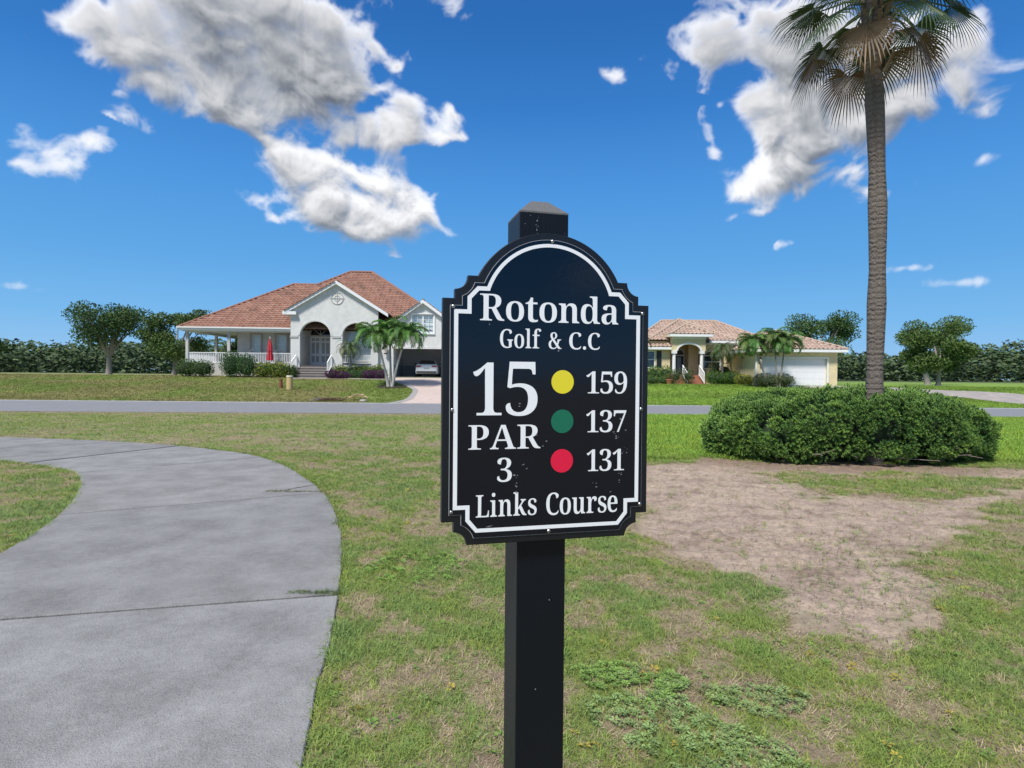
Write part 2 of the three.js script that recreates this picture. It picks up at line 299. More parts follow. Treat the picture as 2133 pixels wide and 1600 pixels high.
function groundColor(x, z) {
  const d = -z;
  if (d < -roadNear(x) + 0.05) {
    const { green, sand, lush } = turf(x, z), n = noise3(x * 7, 5.5, z * 7);
    let c = mix3(C.dirt, C.straw, clamp(0.55 + n * 0.6 + green * 0.25, 0, 1));
    const thick = sstep(0.35, 0.95, green) * lerp(0.55, 0.95, sstep(6, 15, d));
    c = mix3(c, mix3(C.grass, C.lush, lush), thick);
    const k = clamp(0.5 + 1.4 * fbm(x * 2.6, 1.7, z * 4.2, 4), 0, 1), s = mix3([0.30, 0.225, 0.17], C.sand, sstep(-0.1, 0.45, k + 0.3 * noise3(x * 13, 6, z * 24) + 0.15 * noise3(x * 31, 6, z * 50)));
    c = mix3(c, s, sand);
    const mulch = sstep(0.7, -0.1, Math.hypot((x - 6.3) / 2.7, (d - 12.1) / 1.9) - 1);
    c = mix3(c, [0.22, 0.15, 0.105], mulch * 0.75);
    return d < 16 && x < 0 && pathDist(x, z) > 0.02 ? [0.05, 0.042, 0.033] : c;
  }
  if (d < -roadFar(x)) return [0.2, 0.17, 0.13];
  const right = sstep(-4.5, 3, x), n1 = fbm(x * 0.22, 3.3, z * 0.3, 4), n2 = fbm(x * 0.9, 6.3, z * 1.3, 3);
  const brown = sstep(-0.05, 0.25, n1 + 0.2 + 0.3 * n2) * (1 - right) * sstep(-9.0, -11.5, x + 0.35 * (d - 38));
  let c = mix3([0.185, 0.250, 0.052], [0.190, 0.300, 0.040], right);
  c = mix3(c, [0.29, 0.225, 0.115], brown * 0.55);
  c = c.map((v) => v * (1 + 0.28 * n2 + 0.12 * Math.sin(d * 0.95 + x * 0.05) * right));
  return d > 70 ? mix3(c, [0.08, 0.11, 0.04], sstep(70, 140, d)) : c;
}
function axis(stops) {                                               // [from, to, step] runs joined into one list of coordinates
  const out = [];
  for (const [a, b, s] of stops) { const n = Math.max(1, Math.round((b - a) / s)); for (let i = 0; i < n; i++) out.push(a + (b - a) * i / n); }
  out.push(stops[stops.length - 1][1]);
  return out;
}
function sheet(name, xs, ds, lift, mat, color, parent) {             // a sheet draped over the land
  const nx = xs.length, nz = ds.length, p = new Float32Array(nx * nz * 3), uv = new Float32Array(nx * nz * 2), col = color ? new Float32Array(nx * nz * 3) : null, idx = [];
  for (let j = 0; j < nz; j++) for (let i = 0; i < nx; i++) {
    const k = j * nx + i, x = xs[i], z = -ds[j];
    p[k * 3] = x; p[k * 3 + 1] = land(x, z) + (typeof lift === 'function' ? lift(x, z) : lift); p[k * 3 + 2] = z; uv[k * 2] = x; uv[k * 2 + 1] = z;
    if (col) col.set(color(x, z), k * 3);
    if (i + 1 < nx && j + 1 < nz) idx.push(k, k + 1, k + nx + 1, k, k + nx + 1, k + nx);
  }
  const g = new THREE.BufferGeometry();
  g.setAttribute('position', new THREE.BufferAttribute(p, 3)); g.setAttribute('uv', new THREE.BufferAttribute(uv, 2));
  if (col) g.setAttribute('color', new THREE.BufferAttribute(col, 3));
  g.setIndex(idx); g.computeVertexNormals();
  const m = new THREE.Mesh(g, mat); m.name = numbered(name); (parent ?? scene).add(m);
  return m;
}
const groundMat = new THREE.MeshStandardMaterial({ color: new THREE.Color(1.32, 1.32, 1.32), vertexColors: true, roughness: 1, map: again(TX.soil, 0.55), bumpMap: again(TX.soil, 1.1), bumpScale: 0.02 });
{
  const xs = axis([[-4000, -600, 600], [-600, -120, 60], [-120, -40, 5], [-40, -12, 0.7], [-12, -5, 0.14], [-5, -0.9, 0.06], [-0.9, 5, 0.03], [5, 10, 0.1], [10, 40, 0.7], [40, 120, 5], [120, 600, 60], [600, 4000, 600]]);
  const ds = axis([[-300, -30, 30], [-30, 0, 2], [0, 1.8, 0.2], [1.8, 6, 0.03], [6, 12, 0.06], [12, 23, 0.16], [23, 33, 0.1], [33, 46, 0.25], [46, 90, 2], [90, 400, 30], [400, 4000, 400]]);
  const bare = (x, z) => { const d = -z; if (d > 24 || d < 1.8 || Math.abs(x) > 12) return 0; const s = turf(x, z).sand; return s > 0.02 ? s * (0.05 * fbm(x * 3.2, 3, z * 6, 4) + 0.012 * noise3(x * 19, 4, z * 26) - 0.012) : 0.008 * noise3(x * 8, 2, z * 8); };
  tag(sheet('ground', xs, ds, bare, groundMat, groundColor), null, null, null, 'structure');
}
// the street with its paler gutter along the far lawn
{
  const xs = axis([[-400, -60, 20], [-60, 60, 1.5], [60, 400, 20]]), n = xs.length;
  const strip = (name, za, zb, ya, yb, mat) => {
    const p = [], uv = [], idx = [];
    xs.forEach((x, i) => { const a = za(x), b = zb(x); p.push(x, ya, a, x, yb, b); uv.push(x, a, x, b); if (i + 1 < n) idx.push(2 * i, 2 * i + 2, 2 * i + 3, 2 * i, 2 * i + 3, 2 * i + 1); });
    const g = new THREE.BufferGeometry(); g.setAttribute('position', new THREE.Float32BufferAttribute(p, 3)); g.setAttribute('uv', new THREE.Float32BufferAttribute(uv, 2)); g.setIndex(idx); g.computeVertexNormals();
    const m = new THREE.Mesh(g, mat); m.name = numbered(name); scene.add(m); return tag(m, null, null, null, 'structure');
  };
  const wob = (x) => 0.06 * noise3(x * 0.8, 3, 1) + 0.05 * noise3(x * 2.3, 3, 1);
  strip('road', (x) => roadNear(x) - wob(x), (x) => roadFar(x) + 0.72, -0.012, 0.012, std(0.265, 0.27, 0.285, 0.92, { map: again(TX.asphalt, 0.35), bumpMap: again(TX.asphalt, 0.35), bumpScale: 0.008 }));
  strip('gutter', (x) => roadFar(x) + 0.72, (x) => roadFar(x) - 0.02, 0.004, 0.02, std(0.43, 0.43, 0.425, 0.9, { map: again(TX.concrete, 0.5) }));
}
// the cart path: concrete slabs with open joints
const concreteMats = [[0.345, 0.34, 0.335], [0.315, 0.31, 0.305], [0.335, 0.328, 0.32]].map(([a, b, c]) => std(a, b, c, 0.95, { map: again(TX.concrete, 0.5), bumpMap: again(TX.concreteBump, 0.5), bumpScale: 0.008 }));
const concreteMat0 = std(0.325, 0.32, 0.318, 0.95, { map: again(TX.concrete, 0.5), bumpMap: again(TX.concreteBump, 0.5), bumpScale: 0.006 });
{
  const path = new THREE.Group(); path.name = numbered('cart_path'); tag(path, null, null, null, 'structure'); scene.add(path);
  const cuts = [2.3, 4.105, 7.66, 10.88].map((d) => { let b = 0; pathPts.forEach((p, i) => { if (Math.abs(-p.z - d) < Math.abs(-pathPts[b].z - d)) b = i; }); return b; });
  cuts[0] = 0; for (let k = cuts[3] + 20; k < 258; k += 20) cuts.push(k); cuts.push(260);
  const r = rng(31);
  for (let c = 0; c + 1 < cuts.length; c++) {
    const a = cuts[c], b = cuts[c + 1], out = [];
    for (let i = a; i <= b; i++) { const p = pathPts[i], w = 0.012 * noise3(p.x * 6, 1, p.z * 6) + 0.01 * noise3(p.x * 19, 1, p.z * 19); out.push([p.x + w, -p.z + w * 0.4]); }
    const inn = []; for (let i = b; i >= a; i--) inn.push([pathIn[i].x, -pathIn[i].z]);
    const poly = [...out, ...inn];
    // shrink the two joint edges a little so that the joint stays open
    const tEnd = pathPts[Math.min(b, 259) + 1].clone().sub(pathPts[Math.min(b, 259)]).normalize(), tBeg = pathPts[a + 1].clone().sub(pathPts[a]).normalize();
    const gap = 0.014 * (1 - pathPts[a].z / 8), pull = (q, t, s) => [q[0] + t.x * s, q[1] - t.z * s];
    poly[out.length - 1] = pull(out[out.length - 1], tEnd, -gap); poly[out.length] = pull(inn[0], tEnd, -gap);
    poly[0] = pull(out[0], tBeg, gap); poly[poly.length - 1] = pull(inn[inn.length - 1], tBeg, gap);
    const g = new THREE.ExtrudeGeometry(new THREE.Shape(poly.map(([x, d]) => new THREE.Vector2(x, d))), { depth: 0.09, bevelEnabled: true, bevelSize: 0.006, bevelThickness: 0.006, bevelSegments: 1, bevelOffset: -0.006 });
    g.rotateX(-Math.PI / 2); g.translate(0, -0.079 + (r() - 0.5) * 0.006, 0);
    const m = new THREE.Mesh(g, concreteMats[c % 3]); m.name = numbered('slab'); path.add(m);
    const P = g.attributes.position, U = g.attributes.uv, off = r() * 3; for (let i = 0; i < P.count; i++) U.setXY(i, P.getX(i) + off, P.getZ(i) + off * 0.7);
  }
  // the cracked corner at the second joint: a hairline crack, filled with soil
  const cr = new MB(), cp = [];
  for (let i = 0; i <= 14; i++) { const t = i / 14; cp.push(V(lerp(-2.98, -2.62, t) + 0.025 * noise3(t * 9, 2, 2), 0.0205, -lerp(7.72, 8.28, Math.pow(t, 0.8)) + 0.02 * noise3(t * 11, 5, 2))); }
  for (let i = 0; i < 14; i++) { const w = 0.012 + 0.006 * Math.sin(i * 2.1), a = cp[i], b = cp[i + 1]; cr.quad(V(a.x - w, a.y, a.z - w * 0.5), V(a.x + w, a.y, a.z + w * 0.5), V(b.x + w, b.y, b.z + w * 0.5), V(b.x - w, b.y, b.z - w * 0.5)); }
  cr.build('crack', std(0.09, 0.075, 0.055, 1), path);
}
// ------------------------------------------------------------------ the tee sign on its post (built in millimetres about the middle of the board)
const MM = 0.001;
const board = thing('golf_hole_sign', 'black tee sign with arched top and white lettering, on a square black post', 'sign', [0.0629, -0.02, -1.09], 14 * D2R);
{
  const Y0 = 1.491 + 0.02, CX = 7.55;
  const paint = std(0.0035, 0.005, 0.008, 0.42, { bumpMap: again(TX.timber, 4), bumpScale: 0.0007, roughnessMap: again(TX.wear, 3) });
  const post = new THREE.MeshPhysicalMaterial({ color: new THREE.Color(0.0035, 0.0055, 0.009), roughness: 0.42, specularIntensity: 0.55, bumpMap: again(TX.timber, 5), bumpScale: 0.0006 });
  const steel = std(0.62, 0.62, 0.6, 0.28, { metalness: 1 });
  const put = (g, name, mat, parent = board) => { g.scale(MM, MM, MM); g.translate(0, Y0, 0); const m = new THREE.Mesh(g, mat); m.name = numbered(name); parent.add(m); return m; };
  const mirror = (half) => [...half, ...half.slice().reverse().map(([x, y]) => [-x, y])];      // right half from the foot up, then the left half
  const arcTo = (x0, y0, apex, n = 22) => { const s = apex - y0, R = (x0 * x0 + s * s) / (2 * s), c = apex - R, a0 = Math.atan2(y0 - c, x0), out = []; for (let i = 0; i <= n; i++) { const a = lerp(a0, Math.PI / 2, i / n); out.push([R * Math.cos(a), c + R * Math.sin(a)]); } return out; };
  const cove = (ax, ay, bx, by, cx, cy, n = 8) => { const a0 = Math.atan2(ay - cy, ax - cx), r0 = Math.hypot(ax - cx, ay - cy); let a1 = Math.atan2(by - cy, bx - cx); const r1 = Math.hypot(bx - cx, by - cy); let da = a1 - a0; if (da > Math.PI) da -= 2 * Math.PI; if (da < -Math.PI) da += 2 * Math.PI; const out = []; for (let i = 0; i <= n; i++) { const t = i / n, a = a0 + da * t, r = lerp(r0, r1, t); out.push([cx + r * Math.cos(a), cy + r * Math.sin(a)]); } return out; };
  // the moulded outline: d is the inset
  const outline = (d) => {
    const e = d * 0.92, half = [[0, -246.5 + d], ...cove(153.5 - e, -246.5 + d, 177.3 - d, -222.5 + e * 0.3 + d * 0.75, 178.5 - d * 0.2, -247.5 + d * 0.2), [177.3 - d, -203.6 + d], [199 - d, -203.6 + d], [199 - d, 196.4 - d], [177.4 - d, 196.4 - d],
      ...cove(177.4 - d, 213 - d * 0.95, 153.8 - d * 0.9, 238 - d, 177.8 - d * 0.1, 238 - d * 0.1), ...arcTo(135 - d * 0.8, 238 - d, 322.4 - d)];
    const left = half.slice(1).reverse().slice(1).map(([x, y]) => [-x, y]);
    return [...half, ...left].map(([x, y]) => [x + CX, y]);
  };
  const shape = (pts) => new THREE.Shape(pts.map(([x, y]) => new THREE.Vector2(x, y)));
  const slab = (pts, depth, z, bevel) => { const g = new THREE.ExtrudeGeometry(shape(pts), { depth: depth - 2 * bevel, bevelEnabled: bevel > 0, bevelSize: bevel, bevelThickness: bevel, bevelOffset: -bevel, bevelSegments: 3, steps: 1 }); g.translate(0, 0, z + bevel); return g; };
  const uvScale = (g) => { const U = g.attributes.uv; for (let i = 0; i < U.count; i++) U.setXY(i, U.getX(i) * MM, U.getY(i) * MM); return g; };
  put(uvScale(slab(outline(0), 19, -21, 1.6)), 'backing_board', paint);
  const enamel = new THREE.MeshPhysicalMaterial({ color: new THREE.Color(0.0011, 0.0032, 0.0105), roughness: 0.12, specularIntensity: 0.85, bumpMap: again(TX.orange, 5), bumpScale: 0.00011 });
  const panel = put(uvScale(slab(outline(13.2), 3, -2.0, 0.8)), 'face_panel', enamel);
  // the bright cut edge of the panel, showing as a hairline all round
  const rim = shape(outline(12.6)); rim.holes.push(new THREE.Path(outline(13.9).map(([x, y]) => new THREE.Vector2(x, y))));
  { const g = new THREE.ExtrudeGeometry(rim, { depth: 2.2, bevelEnabled: false }); g.translate(0, 0, -2.1); put(g, 'panel_edge', std(0.42, 0.43, 0.44, 0.5), board); }
  const white = new THREE.MeshPhysicalMaterial({ color: new THREE.Color(0.84, 0.86, 0.88), roughness: 0.3, clearcoat: 0.25, clearcoatRoughness: 0.15 });
  const film = (pts, holes) => { const s = shape(pts); for (const h of holes) s.holes.push(new THREE.Path(h.map(([x, y]) => new THREE.Vector2(x, y)))); const g = new THREE.ExtrudeGeometry(s, { depth: 0.5, bevelEnabled: false, curveSegments: 40 }); g.translate(0, 0, 0.9); return g; };
  const stripe = (k) => {
    const h = [[0, -223.6 + k * 0.92], [138.2 - k * 0.45, -223.6 + k * 0.92], [156.6 - k, -202 + k * 0.35], [156.6 - k, -181.2 + k], [179.4 - k, -181.2 + k], [179.4 - k, 176.4 - k], [155.6 - k, 176.4 - k], [155.6 - k, 199.6 - k * 0.45], [137.6 - k * 0.45, 218.6 - k], [120.1 - k * 0.72, 218.6 - k], ...arcTo(119.6 - k * 0.72, 219.6 - k * 0.8, 302 - k * 0.85, 30)];
    return [...h, ...h.slice(1).reverse().slice(1).map(([x, y]) => [-x, y])].map(([x, y]) => [x + CX, y]);
  };
  put(film(stripe(0), [stripe(7.4)]), 'border_stripe', white, panel);
  // lettering: every line is set in bold serif capitals and small letters and fitted to its place
  const font = await new FontLoader().loadAsync('fonts/droid/droid_serif_bold.typeface.json');
  const line = (text, x0, x1, y0, y1, track = 0) => {
    const parts = []; let x = 0;
    for (const ch of text) {
      if (ch === ' ') { x += 30; continue; }
      const g = new TextGeometry(ch, { font, size: 100, depth: 0.5, curveSegments: 8, bevelEnabled: true, bevelThickness: 0.01, bevelSize: 0, bevelOffset: -1.4, bevelSegments: 1 });
      g.computeBoundingBox(); const b = g.boundingBox; g.translate(x - b.min.x, 0, 0); x += b.max.x - b.min.x + 9 + track; parts.push(g);
    }
    const g = mergeGeometries(parts); g.computeBoundingBox(); const b = g.boundingBox;
    g.translate(-b.min.x, -b.min.y, 0); g.scale((x1 - x0) / (b.max.x - b.min.x), (y1 - y0) / (b.max.y - b.min.y), 1); g.translate(x0, y0, 0.9);
    put(g, 'lettering', white, panel);
  };
  line('Rotonda', -125.2, 142, 157.4, 209, -3);
  line('Golf', -88.2, -10.8, 109.2, 145.8, 1); line('&', 4, 28.8, 109, 140); line('C.C', 43.9, 104.6, 108.9, 141, 4);
  line('1', -137, -84.2, -12.6, 82.5); line('5', -76.4, -16.6, -14.2, 84.6);
  line('PAR', -144.6, -9.8, -74, -30.2, -4);
  line('3', -91.4, -64, -134, -89.8);
  line('Links', -130, -16.3, -197, -153.2, -1); line('Course', 2.2, 144.2, -199, -157, -1);
  line('159', 78.6, 161.2, 26.6, 69, -2); line('137', 79, 160.4, -46.6, -4.4, -2); line('131', 81, 156.8, -120, -78.2, -2);
  const disc = (name, y, col) => { const g = new THREE.CylinderGeometry(21.8, 21.8, 0.5, 64); g.rotateX(Math.PI / 2); g.translate(31.8, y, 1.15); put(g, name, new THREE.MeshPhysicalMaterial({ color: new THREE.Color(...col), roughness: 0.3, clearcoat: 0.25 }), panel); };
  disc('yellow_disc', 48.4, [0.76, 0.66, 0.022]); disc('green_disc', -24.8, [0.001, 0.14, 0.075]); disc('red_disc', -98.4, [0.74, 0.003, 0.05]);
  for (const [x, y] of [[-173.5, 181], [9.5, 307.2], [192, 180.4], [-173.9, -2.4], [191.3, -2.8], [-174.6, -185], [190.8, -186], [7.6, -228.2]]) {
    const g = new THREE.LatheGeometry([[0.01, 2.6], [1.2, 2.5], [2.4, 1.9], [3.2, 0.9], [3.5, 0]].map(([a, b]) => new THREE.Vector2(a, b)), 20); g.rotateX(Math.PI / 2); g.translate(x, y, 0.9);
    const sc = put(g, 'screw', steel), a = (x * 7 + y) % 3, bb = new MB();
    for (const t of [a, a + Math.PI / 2]) bb.bar(V(x - 1.9 * Math.cos(t), y - 1.9 * Math.sin(t), 3.3), V(x + 1.9 * Math.cos(t), y + 1.9 * Math.sin(t), 3.3), 0.7, 0.9);
    put(bb.geometry(), 'screw_slot', std(0.05, 0.05, 0.05, 0.6), sc);
  }
  // chips and scuffs in the paint
  const r = rng(5), chips = new MB();
  for (const [x, y, s, n] of [[-2, -64, 6, 5], [-42, -108, 8, 8], [-56, -124, 4, 5], [-57, -140, 4, 8], [-56, -152, 3, 6], [134, -45, 5, 6], [142, -56, 3, 5], [158, -82, 7, 12], [160, -42, 2, 4], [148, -124, 5, 10], [145, -140, 3, 6], [98, -146, 5, 5], [130, -160, 3, 3], [-52, 8, 5, 4], [150, -22, 3, 3], [-18, -52, 2, 2], [22, 106, 2, 2], [-109, 150, 1.5, 2]]) {
    for (let k = 0; k < n * 0.5; k++) { const cx = x + (r() - 0.5) * 2 * s, cy = y + (r() - 0.5) * 2 * s, q = 0.35 + r() * 1.1, a = r() * 6.3, pts = []; for (let i = 0; i < 6; i++) { const t = a + i * 1.047, rr = q * (0.5 + r()); pts.push(V(cx + rr * Math.cos(t) * 1.5, cy + rr * Math.sin(t), 1.46)); } chips.poly(pts); }
  }
  for (let k = 0; k < 9; k++) { const x = -112 + r() * 9, y = -214 + (r() - 0.5) * 3; chips.poly([V(x, y, 1.46), V(x + 5, y + 1.6, 1.46), V(x + 5.2, y + 2.0, 1.46), V(x + 0.4, y + 0.5, 1.46)]); }
  put(chips.geometry(), 'paint_chip', std(0.2, 0.215, 0.235, 0.8), panel).userData.kind = 'stuff';
  // the post, its four edges eased and its head cut to a flat-topped pyramid
  const w = 47.6, c = 1.6, ring = (h, q) => [V(0.6 - q + c, h, q), V(0.6 + q - c, h, q), V(0.6 + q, h, q - c), V(0.6 + q, h, -q + c), V(0.6 + q - c, h, -q), V(0.6 - q + c, h, -q), V(0.6 - q, h, -q + c), V(0.6 - q, h, q - c)].map((v) => v.setZ(v.z - 21.6 - w));
  const pb = new MB(), rings = [ring(-1530, w), ring(364, w)];
  for (let i = 0; i < 8; i++) pb.quad(rings[0][i], rings[0][(i + 1) % 8], rings[1][(i + 1) % 8], rings[1][i]);
  const pg = pb.geometry(), pm = (() => { uvScale(pg); return put(pg, 'post', post); })();
  const capb = new MB(), t0 = ring(364, w), t1 = ring(367, w + 0.01), t2 = ring(394, 18);
  for (let i = 0; i < 8; i++) capb.quad(t0[i], t0[(i + 1) % 8], t1[(i + 1) % 8], t1[i]).quad(t1[i], t1[(i + 1) % 8], t2[(i + 1) % 8], t2[i]);
  capb.poly(t2);
  put(uvScale(capb.geometry()), 'post_head', std(0.115, 0.118, 0.12, 0.75, { bumpMap: again(TX.plaster, 8), bumpScale: 0.001 }), pm);
  const flecks = new MB();
  for (let k = 0; k < 20; k++) { const hi = k < 15, x = 0.6 + (r() - 0.5) * 80, y = hi ? 318 + r() * 40 : -1100 + r() * 820, s = 0.4 + r() * 0.9; const cx = hi && k < 12 ? -14 + (r() - 0.5) * 6 : x; flecks.poly([V(cx, y, -21.4), V(cx + s * 1.2, y + s * 0.4, -21.4), V(cx + s, y + s * 2.2, -21.4), V(cx - s * 0.5, y + s * 1.4, -21.4)]); }
  put(flecks.geometry(), 'paint_fleck', std(0.3, 0.31, 0.32, 0.8), pm).userData.kind = 'stuff';
}
// ------------------------------------------------------------------ materials of the houses
const M = {
  stucco: std(0.72, 0.725, 0.71, 0.9, { map: again(TX.wear, 0.35), bumpMap: again(TX.plaster, 0.8), bumpScale: 0.006 }),
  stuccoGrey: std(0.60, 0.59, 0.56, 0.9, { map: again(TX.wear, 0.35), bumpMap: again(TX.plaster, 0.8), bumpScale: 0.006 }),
  yellow: std(0.75, 0.64, 0.38, 0.9, { map: again(TX.wear, 0.35), bumpMap: again(TX.plaster, 0.8), bumpScale: 0.006 }),
  white: std(0.78, 0.79, 0.79, 0.55, { roughnessMap: TX.wear }),
  trimGrey: std(0.36, 0.35, 0.33, 0.7),
  band: std(0.46, 0.455, 0.435, 0.8),
  doorGrey: std(0.80, 0.79, 0.76, 0.5), doorPanel: std(0.40, 0.39, 0.375, 0.55),
  glass: new THREE.MeshPhysicalMaterial({ color: new THREE.Color(0.92, 0.95, 0.95), roughness: 0.03, transmission: 1, thickness: 0, ior: 1.5 }),
  dark: std(0.022, 0.024, 0.027, 0.3), curtain: std(0.85, 0.87, 0.88, 0.95), room: std(0.05, 0.05, 0.05, 1),
  garageUp: std(0.72, 0.73, 0.77, 0.9), garageLow: std(0.38, 0.45, 0.56, 0.8), garageFloor: std(0.4, 0.39, 0.37, 0.6, { map: again(TX.concrete, 0.3) }),
  tread: std(0.36, 0.32, 0.30, 0.7), step: std(0.16, 0.145, 0.14, 0.8, { map: again(TX.concrete, 0.5) }), soffit: std(0.8, 0.8, 0.78, 0.9), deck: std(0.09, 0.05, 0.035, 0.95), deck2: std(0.2, 0.15, 0.115, 0.95),
  shutter: std(0.018, 0.022, 0.026, 0.5), brick: std(0.36, 0.15, 0.09, 0.85, { map: again(TX.wear, 1.5) }), bronze: std(0.03, 0.026, 0.022, 0.45, { metalness: 0.6 }), lampGlass: std(0.55, 0.52, 0.45, 0.25),
  terracotta: std(0.36, 0.135, 0.075, 0.8, { map: again(TX.wear, 2) }), steel: std(0.5, 0.5, 0.5, 0.3, { metalness: 1 }),
  tile: new THREE.MeshStandardMaterial({ color: 0xffffff, roughness: 0.78, bumpMap: again(TX.plaster, 3), bumpScale: 0.004 }),
};
// one clay tile: a low barrel beside a flat pan, thicker at its lower edge; x across, y up off the roof, z down the slope
const tileGeo = (() => {
  const prof = [[-0.165, 0.012], [-0.135, 0.045], [-0.085, 0.07], [-0.035, 0.06], [0.0, 0.03], [0.05, 0.014], [0.165, 0.012]], mb = new MB(), up = (k, z, l) => V(prof[k][0], prof[k][1] + l, z);
  for (let k = 0; k + 1 < prof.length; k++) { mb.quad(up(k, 0.22, 0.05), up(k + 1, 0.22, 0.05), up(k + 1, -0.2, 0), up(k, -0.2, 0)); mb.quad(up(k, 0.22, 0.0), up(k + 1, 0.22, 0.0), up(k + 1, 0.22, 0.05), up(k, 0.22, 0.05)); }
  return mb.geometry(0.9);
})();
// roof planes: each is a flat polygon [u, v, z]; first two points run along the eave. Lays a deck and courses of tiles.
function roof(parent, planes, deckMat, colors, seed, name = 'roof') {
  const deck = new MB(), mats = [], cols = [], r = rng(seed), m4 = new THREE.Matrix4();
  for (const { pts, tiles = true } of planes) {
    const P = pts.map((p) => V(...p)), ex = P[1].clone().sub(P[0]).normalize(); let n = new THREE.Vector3();
    for (let i = 0; i < P.length; i++) { const a = P[i], b = P[(i + 1) % P.length]; n.x += (a.y - b.y) * (a.z + b.z); n.y += (a.z - b.z) * (a.x + b.x); n.z += (a.x - b.x) * (a.y + b.y); }
    n.normalize(); if (n.y < 0) n.negate();
    const ez = new THREE.Vector3().crossVectors(ex, n).normalize(); if (ez.y > 0) ez.negate();   // down the slope
    if (new THREE.Vector3().crossVectors(n, ez).dot(ex) < 0) ex.negate();
    const L = P.map((p) => { const q = p.clone().sub(P[0]); return [q.dot(ex), q.dot(ez)]; });
    const tris = THREE.ShapeUtils.triangulateShape(L.map(([x, y]) => new THREE.Vector2(x, y)), []);
    for (const [a, b, c] of tris) { deck.tri(P[a], P[b], P[c]); const o = n.clone().multiplyScalar(-0.12); deck.tri(P[a].clone().add(o), P[c].clone().add(o), P[b].clone().add(o)); }
    if (!tiles) continue;
    const xs = L.map((q) => q[0]), ys = L.map((q) => q[1]), x0 = Math.min(...xs), x1 = Math.max(...xs), y0 = Math.min(...ys), y1 = Math.max(...ys);
    let row = 0, rowTone = r();
    for (let y = y1 - 0.19; y > y0 + 0.1; y -= 0.36, row++, rowTone = r()) for (let x = x0 + 0.16; x < x1; x += 0.33) {
      if (!inside(L, x, y)) continue;
      const p = P[0].clone().addScaledVector(ex, x).addScaledVector(ez, y), t = (r() - 0.5) * 0.02;
      m4.makeBasis(ex.clone().addScaledVector(ez, t), n, ez).setPosition(p);
      mats.push(m4.clone());
      const k = 0.55 * r() + 0.45 * rowTone, c = k < colors[0].w ? colors[0].c : k < colors[1].w ? colors[1].c : colors[2].c, s = 0.85 + 0.3 * r();
      cols.push(new THREE.Color(c[0] * s, c[1] * s, c[2] * s));
    }
  }
  const d = deck.build(name, deckMat, parent), im = new THREE.InstancedMesh(tileGeo, M.tile, mats.length);
  mats.forEach((m, i) => { m.elements[13] -= parent.userData.baseY; im.setMatrixAt(i, m); im.setColorAt(i, cols[i]); });
  im.name = numbered('roof_tile'); im.userData.kind = 'stuff'; d.add(im);
  return d;
}
function caps(parent, lines, mat) {                                   // rounded caps along hips and ridges
  const mb = new MB();
  for (const [a, b] of lines) { const A = V(...a), B = V(...b), len = A.distanceTo(B), n = Math.max(2, Math.round(len / 0.38)); for (let i = 0; i < n; i++) { const p = A.clone().lerp(B, i / n), q = A.clone().lerp(B, (i + 1.08) / n); p.y += 0.05; q.y += 0.045; mb.tube([p, q], [0.115, 0.095], 7); } }
  return mb.build('ridge_cap', mat, parent, 0.9);
}
function windowUnit(parent, u0, u1, v0, v1, z, { cols = 1, rows = 2, frame = M.white, fw = 0.06, behind = M.curtain, muntin = 0.022, depth = 0.08, arch = 0, back = 0.1, grid = null } = {}) {
  const f = new MB();
  if (arch) {
    const o = archPts(u0, u1, v0, v1 - arch, v1, 18), i = archPts(u0 + fw, u1 - fw, v0 + fw, v1 - arch, v1 - fw, 18).reverse();
    f.geo(wallShape(o, [i], z, z + depth));
  } else f.box(u0, u0 + fw, v0, v1, z, z + depth).box(u1 - fw, u1, v0, v1, z, z + depth).box(u0 + fw, u1 - fw, v0, v0 + fw, z, z + depth).box(u0 + fw, u1 - fw, v1 - fw, v1, z, z + depth);
  const w = f.build('window', frame, parent), g = new MB();
  const top = arch ? v1 - arch : v1 - fw;
  const bars = new MB();
  for (let k = 1; k < rows; k++) { const y = v0 + fw + (top - v0 - fw) * k / rows; bars.box(u0 + fw, u1 - fw, y - (k === rows / 2 ? 0.03 : muntin / 2), y + (k === rows / 2 ? 0.03 : muntin / 2), z + 0.028, z + 0.06); }
  for (let k = 1; k < cols; k++) { const x = u0 + fw + (u1 - u0 - 2 * fw) * k / cols; bars.box(x - muntin / 2, x + muntin / 2, v0 + fw, top, z + 0.03, z + 0.058); }
  if (arch) bars.box(u0 + fw, u1 - fw, top - 0.03, top + 0.03, z + 0.03, z + 0.062);
  if (bars.p.length) bars.build('glazing_bar', frame, w);
  g.box(u0 + fw, u1 - fw, v0 + fw, top, z + 0.034, z + 0.04); g.build('pane', M.glass, w);
  if (arch) { const a = new MB(); a.geo(wallShape(archPts(u0 + fw, u1 - fw, top + 0.03, top + 0.03, v1 - fw, 18), [], z + 0.034, z + 0.04)); a.build('pane', M.glass, w); }
  const b = new MB(); b.box(u0 + 0.01, u1 - 0.01, v0 + 0.01, v1 - 0.01, z - back, z - back + 0.02); b.build('curtain', behind, w);
  return w;
}
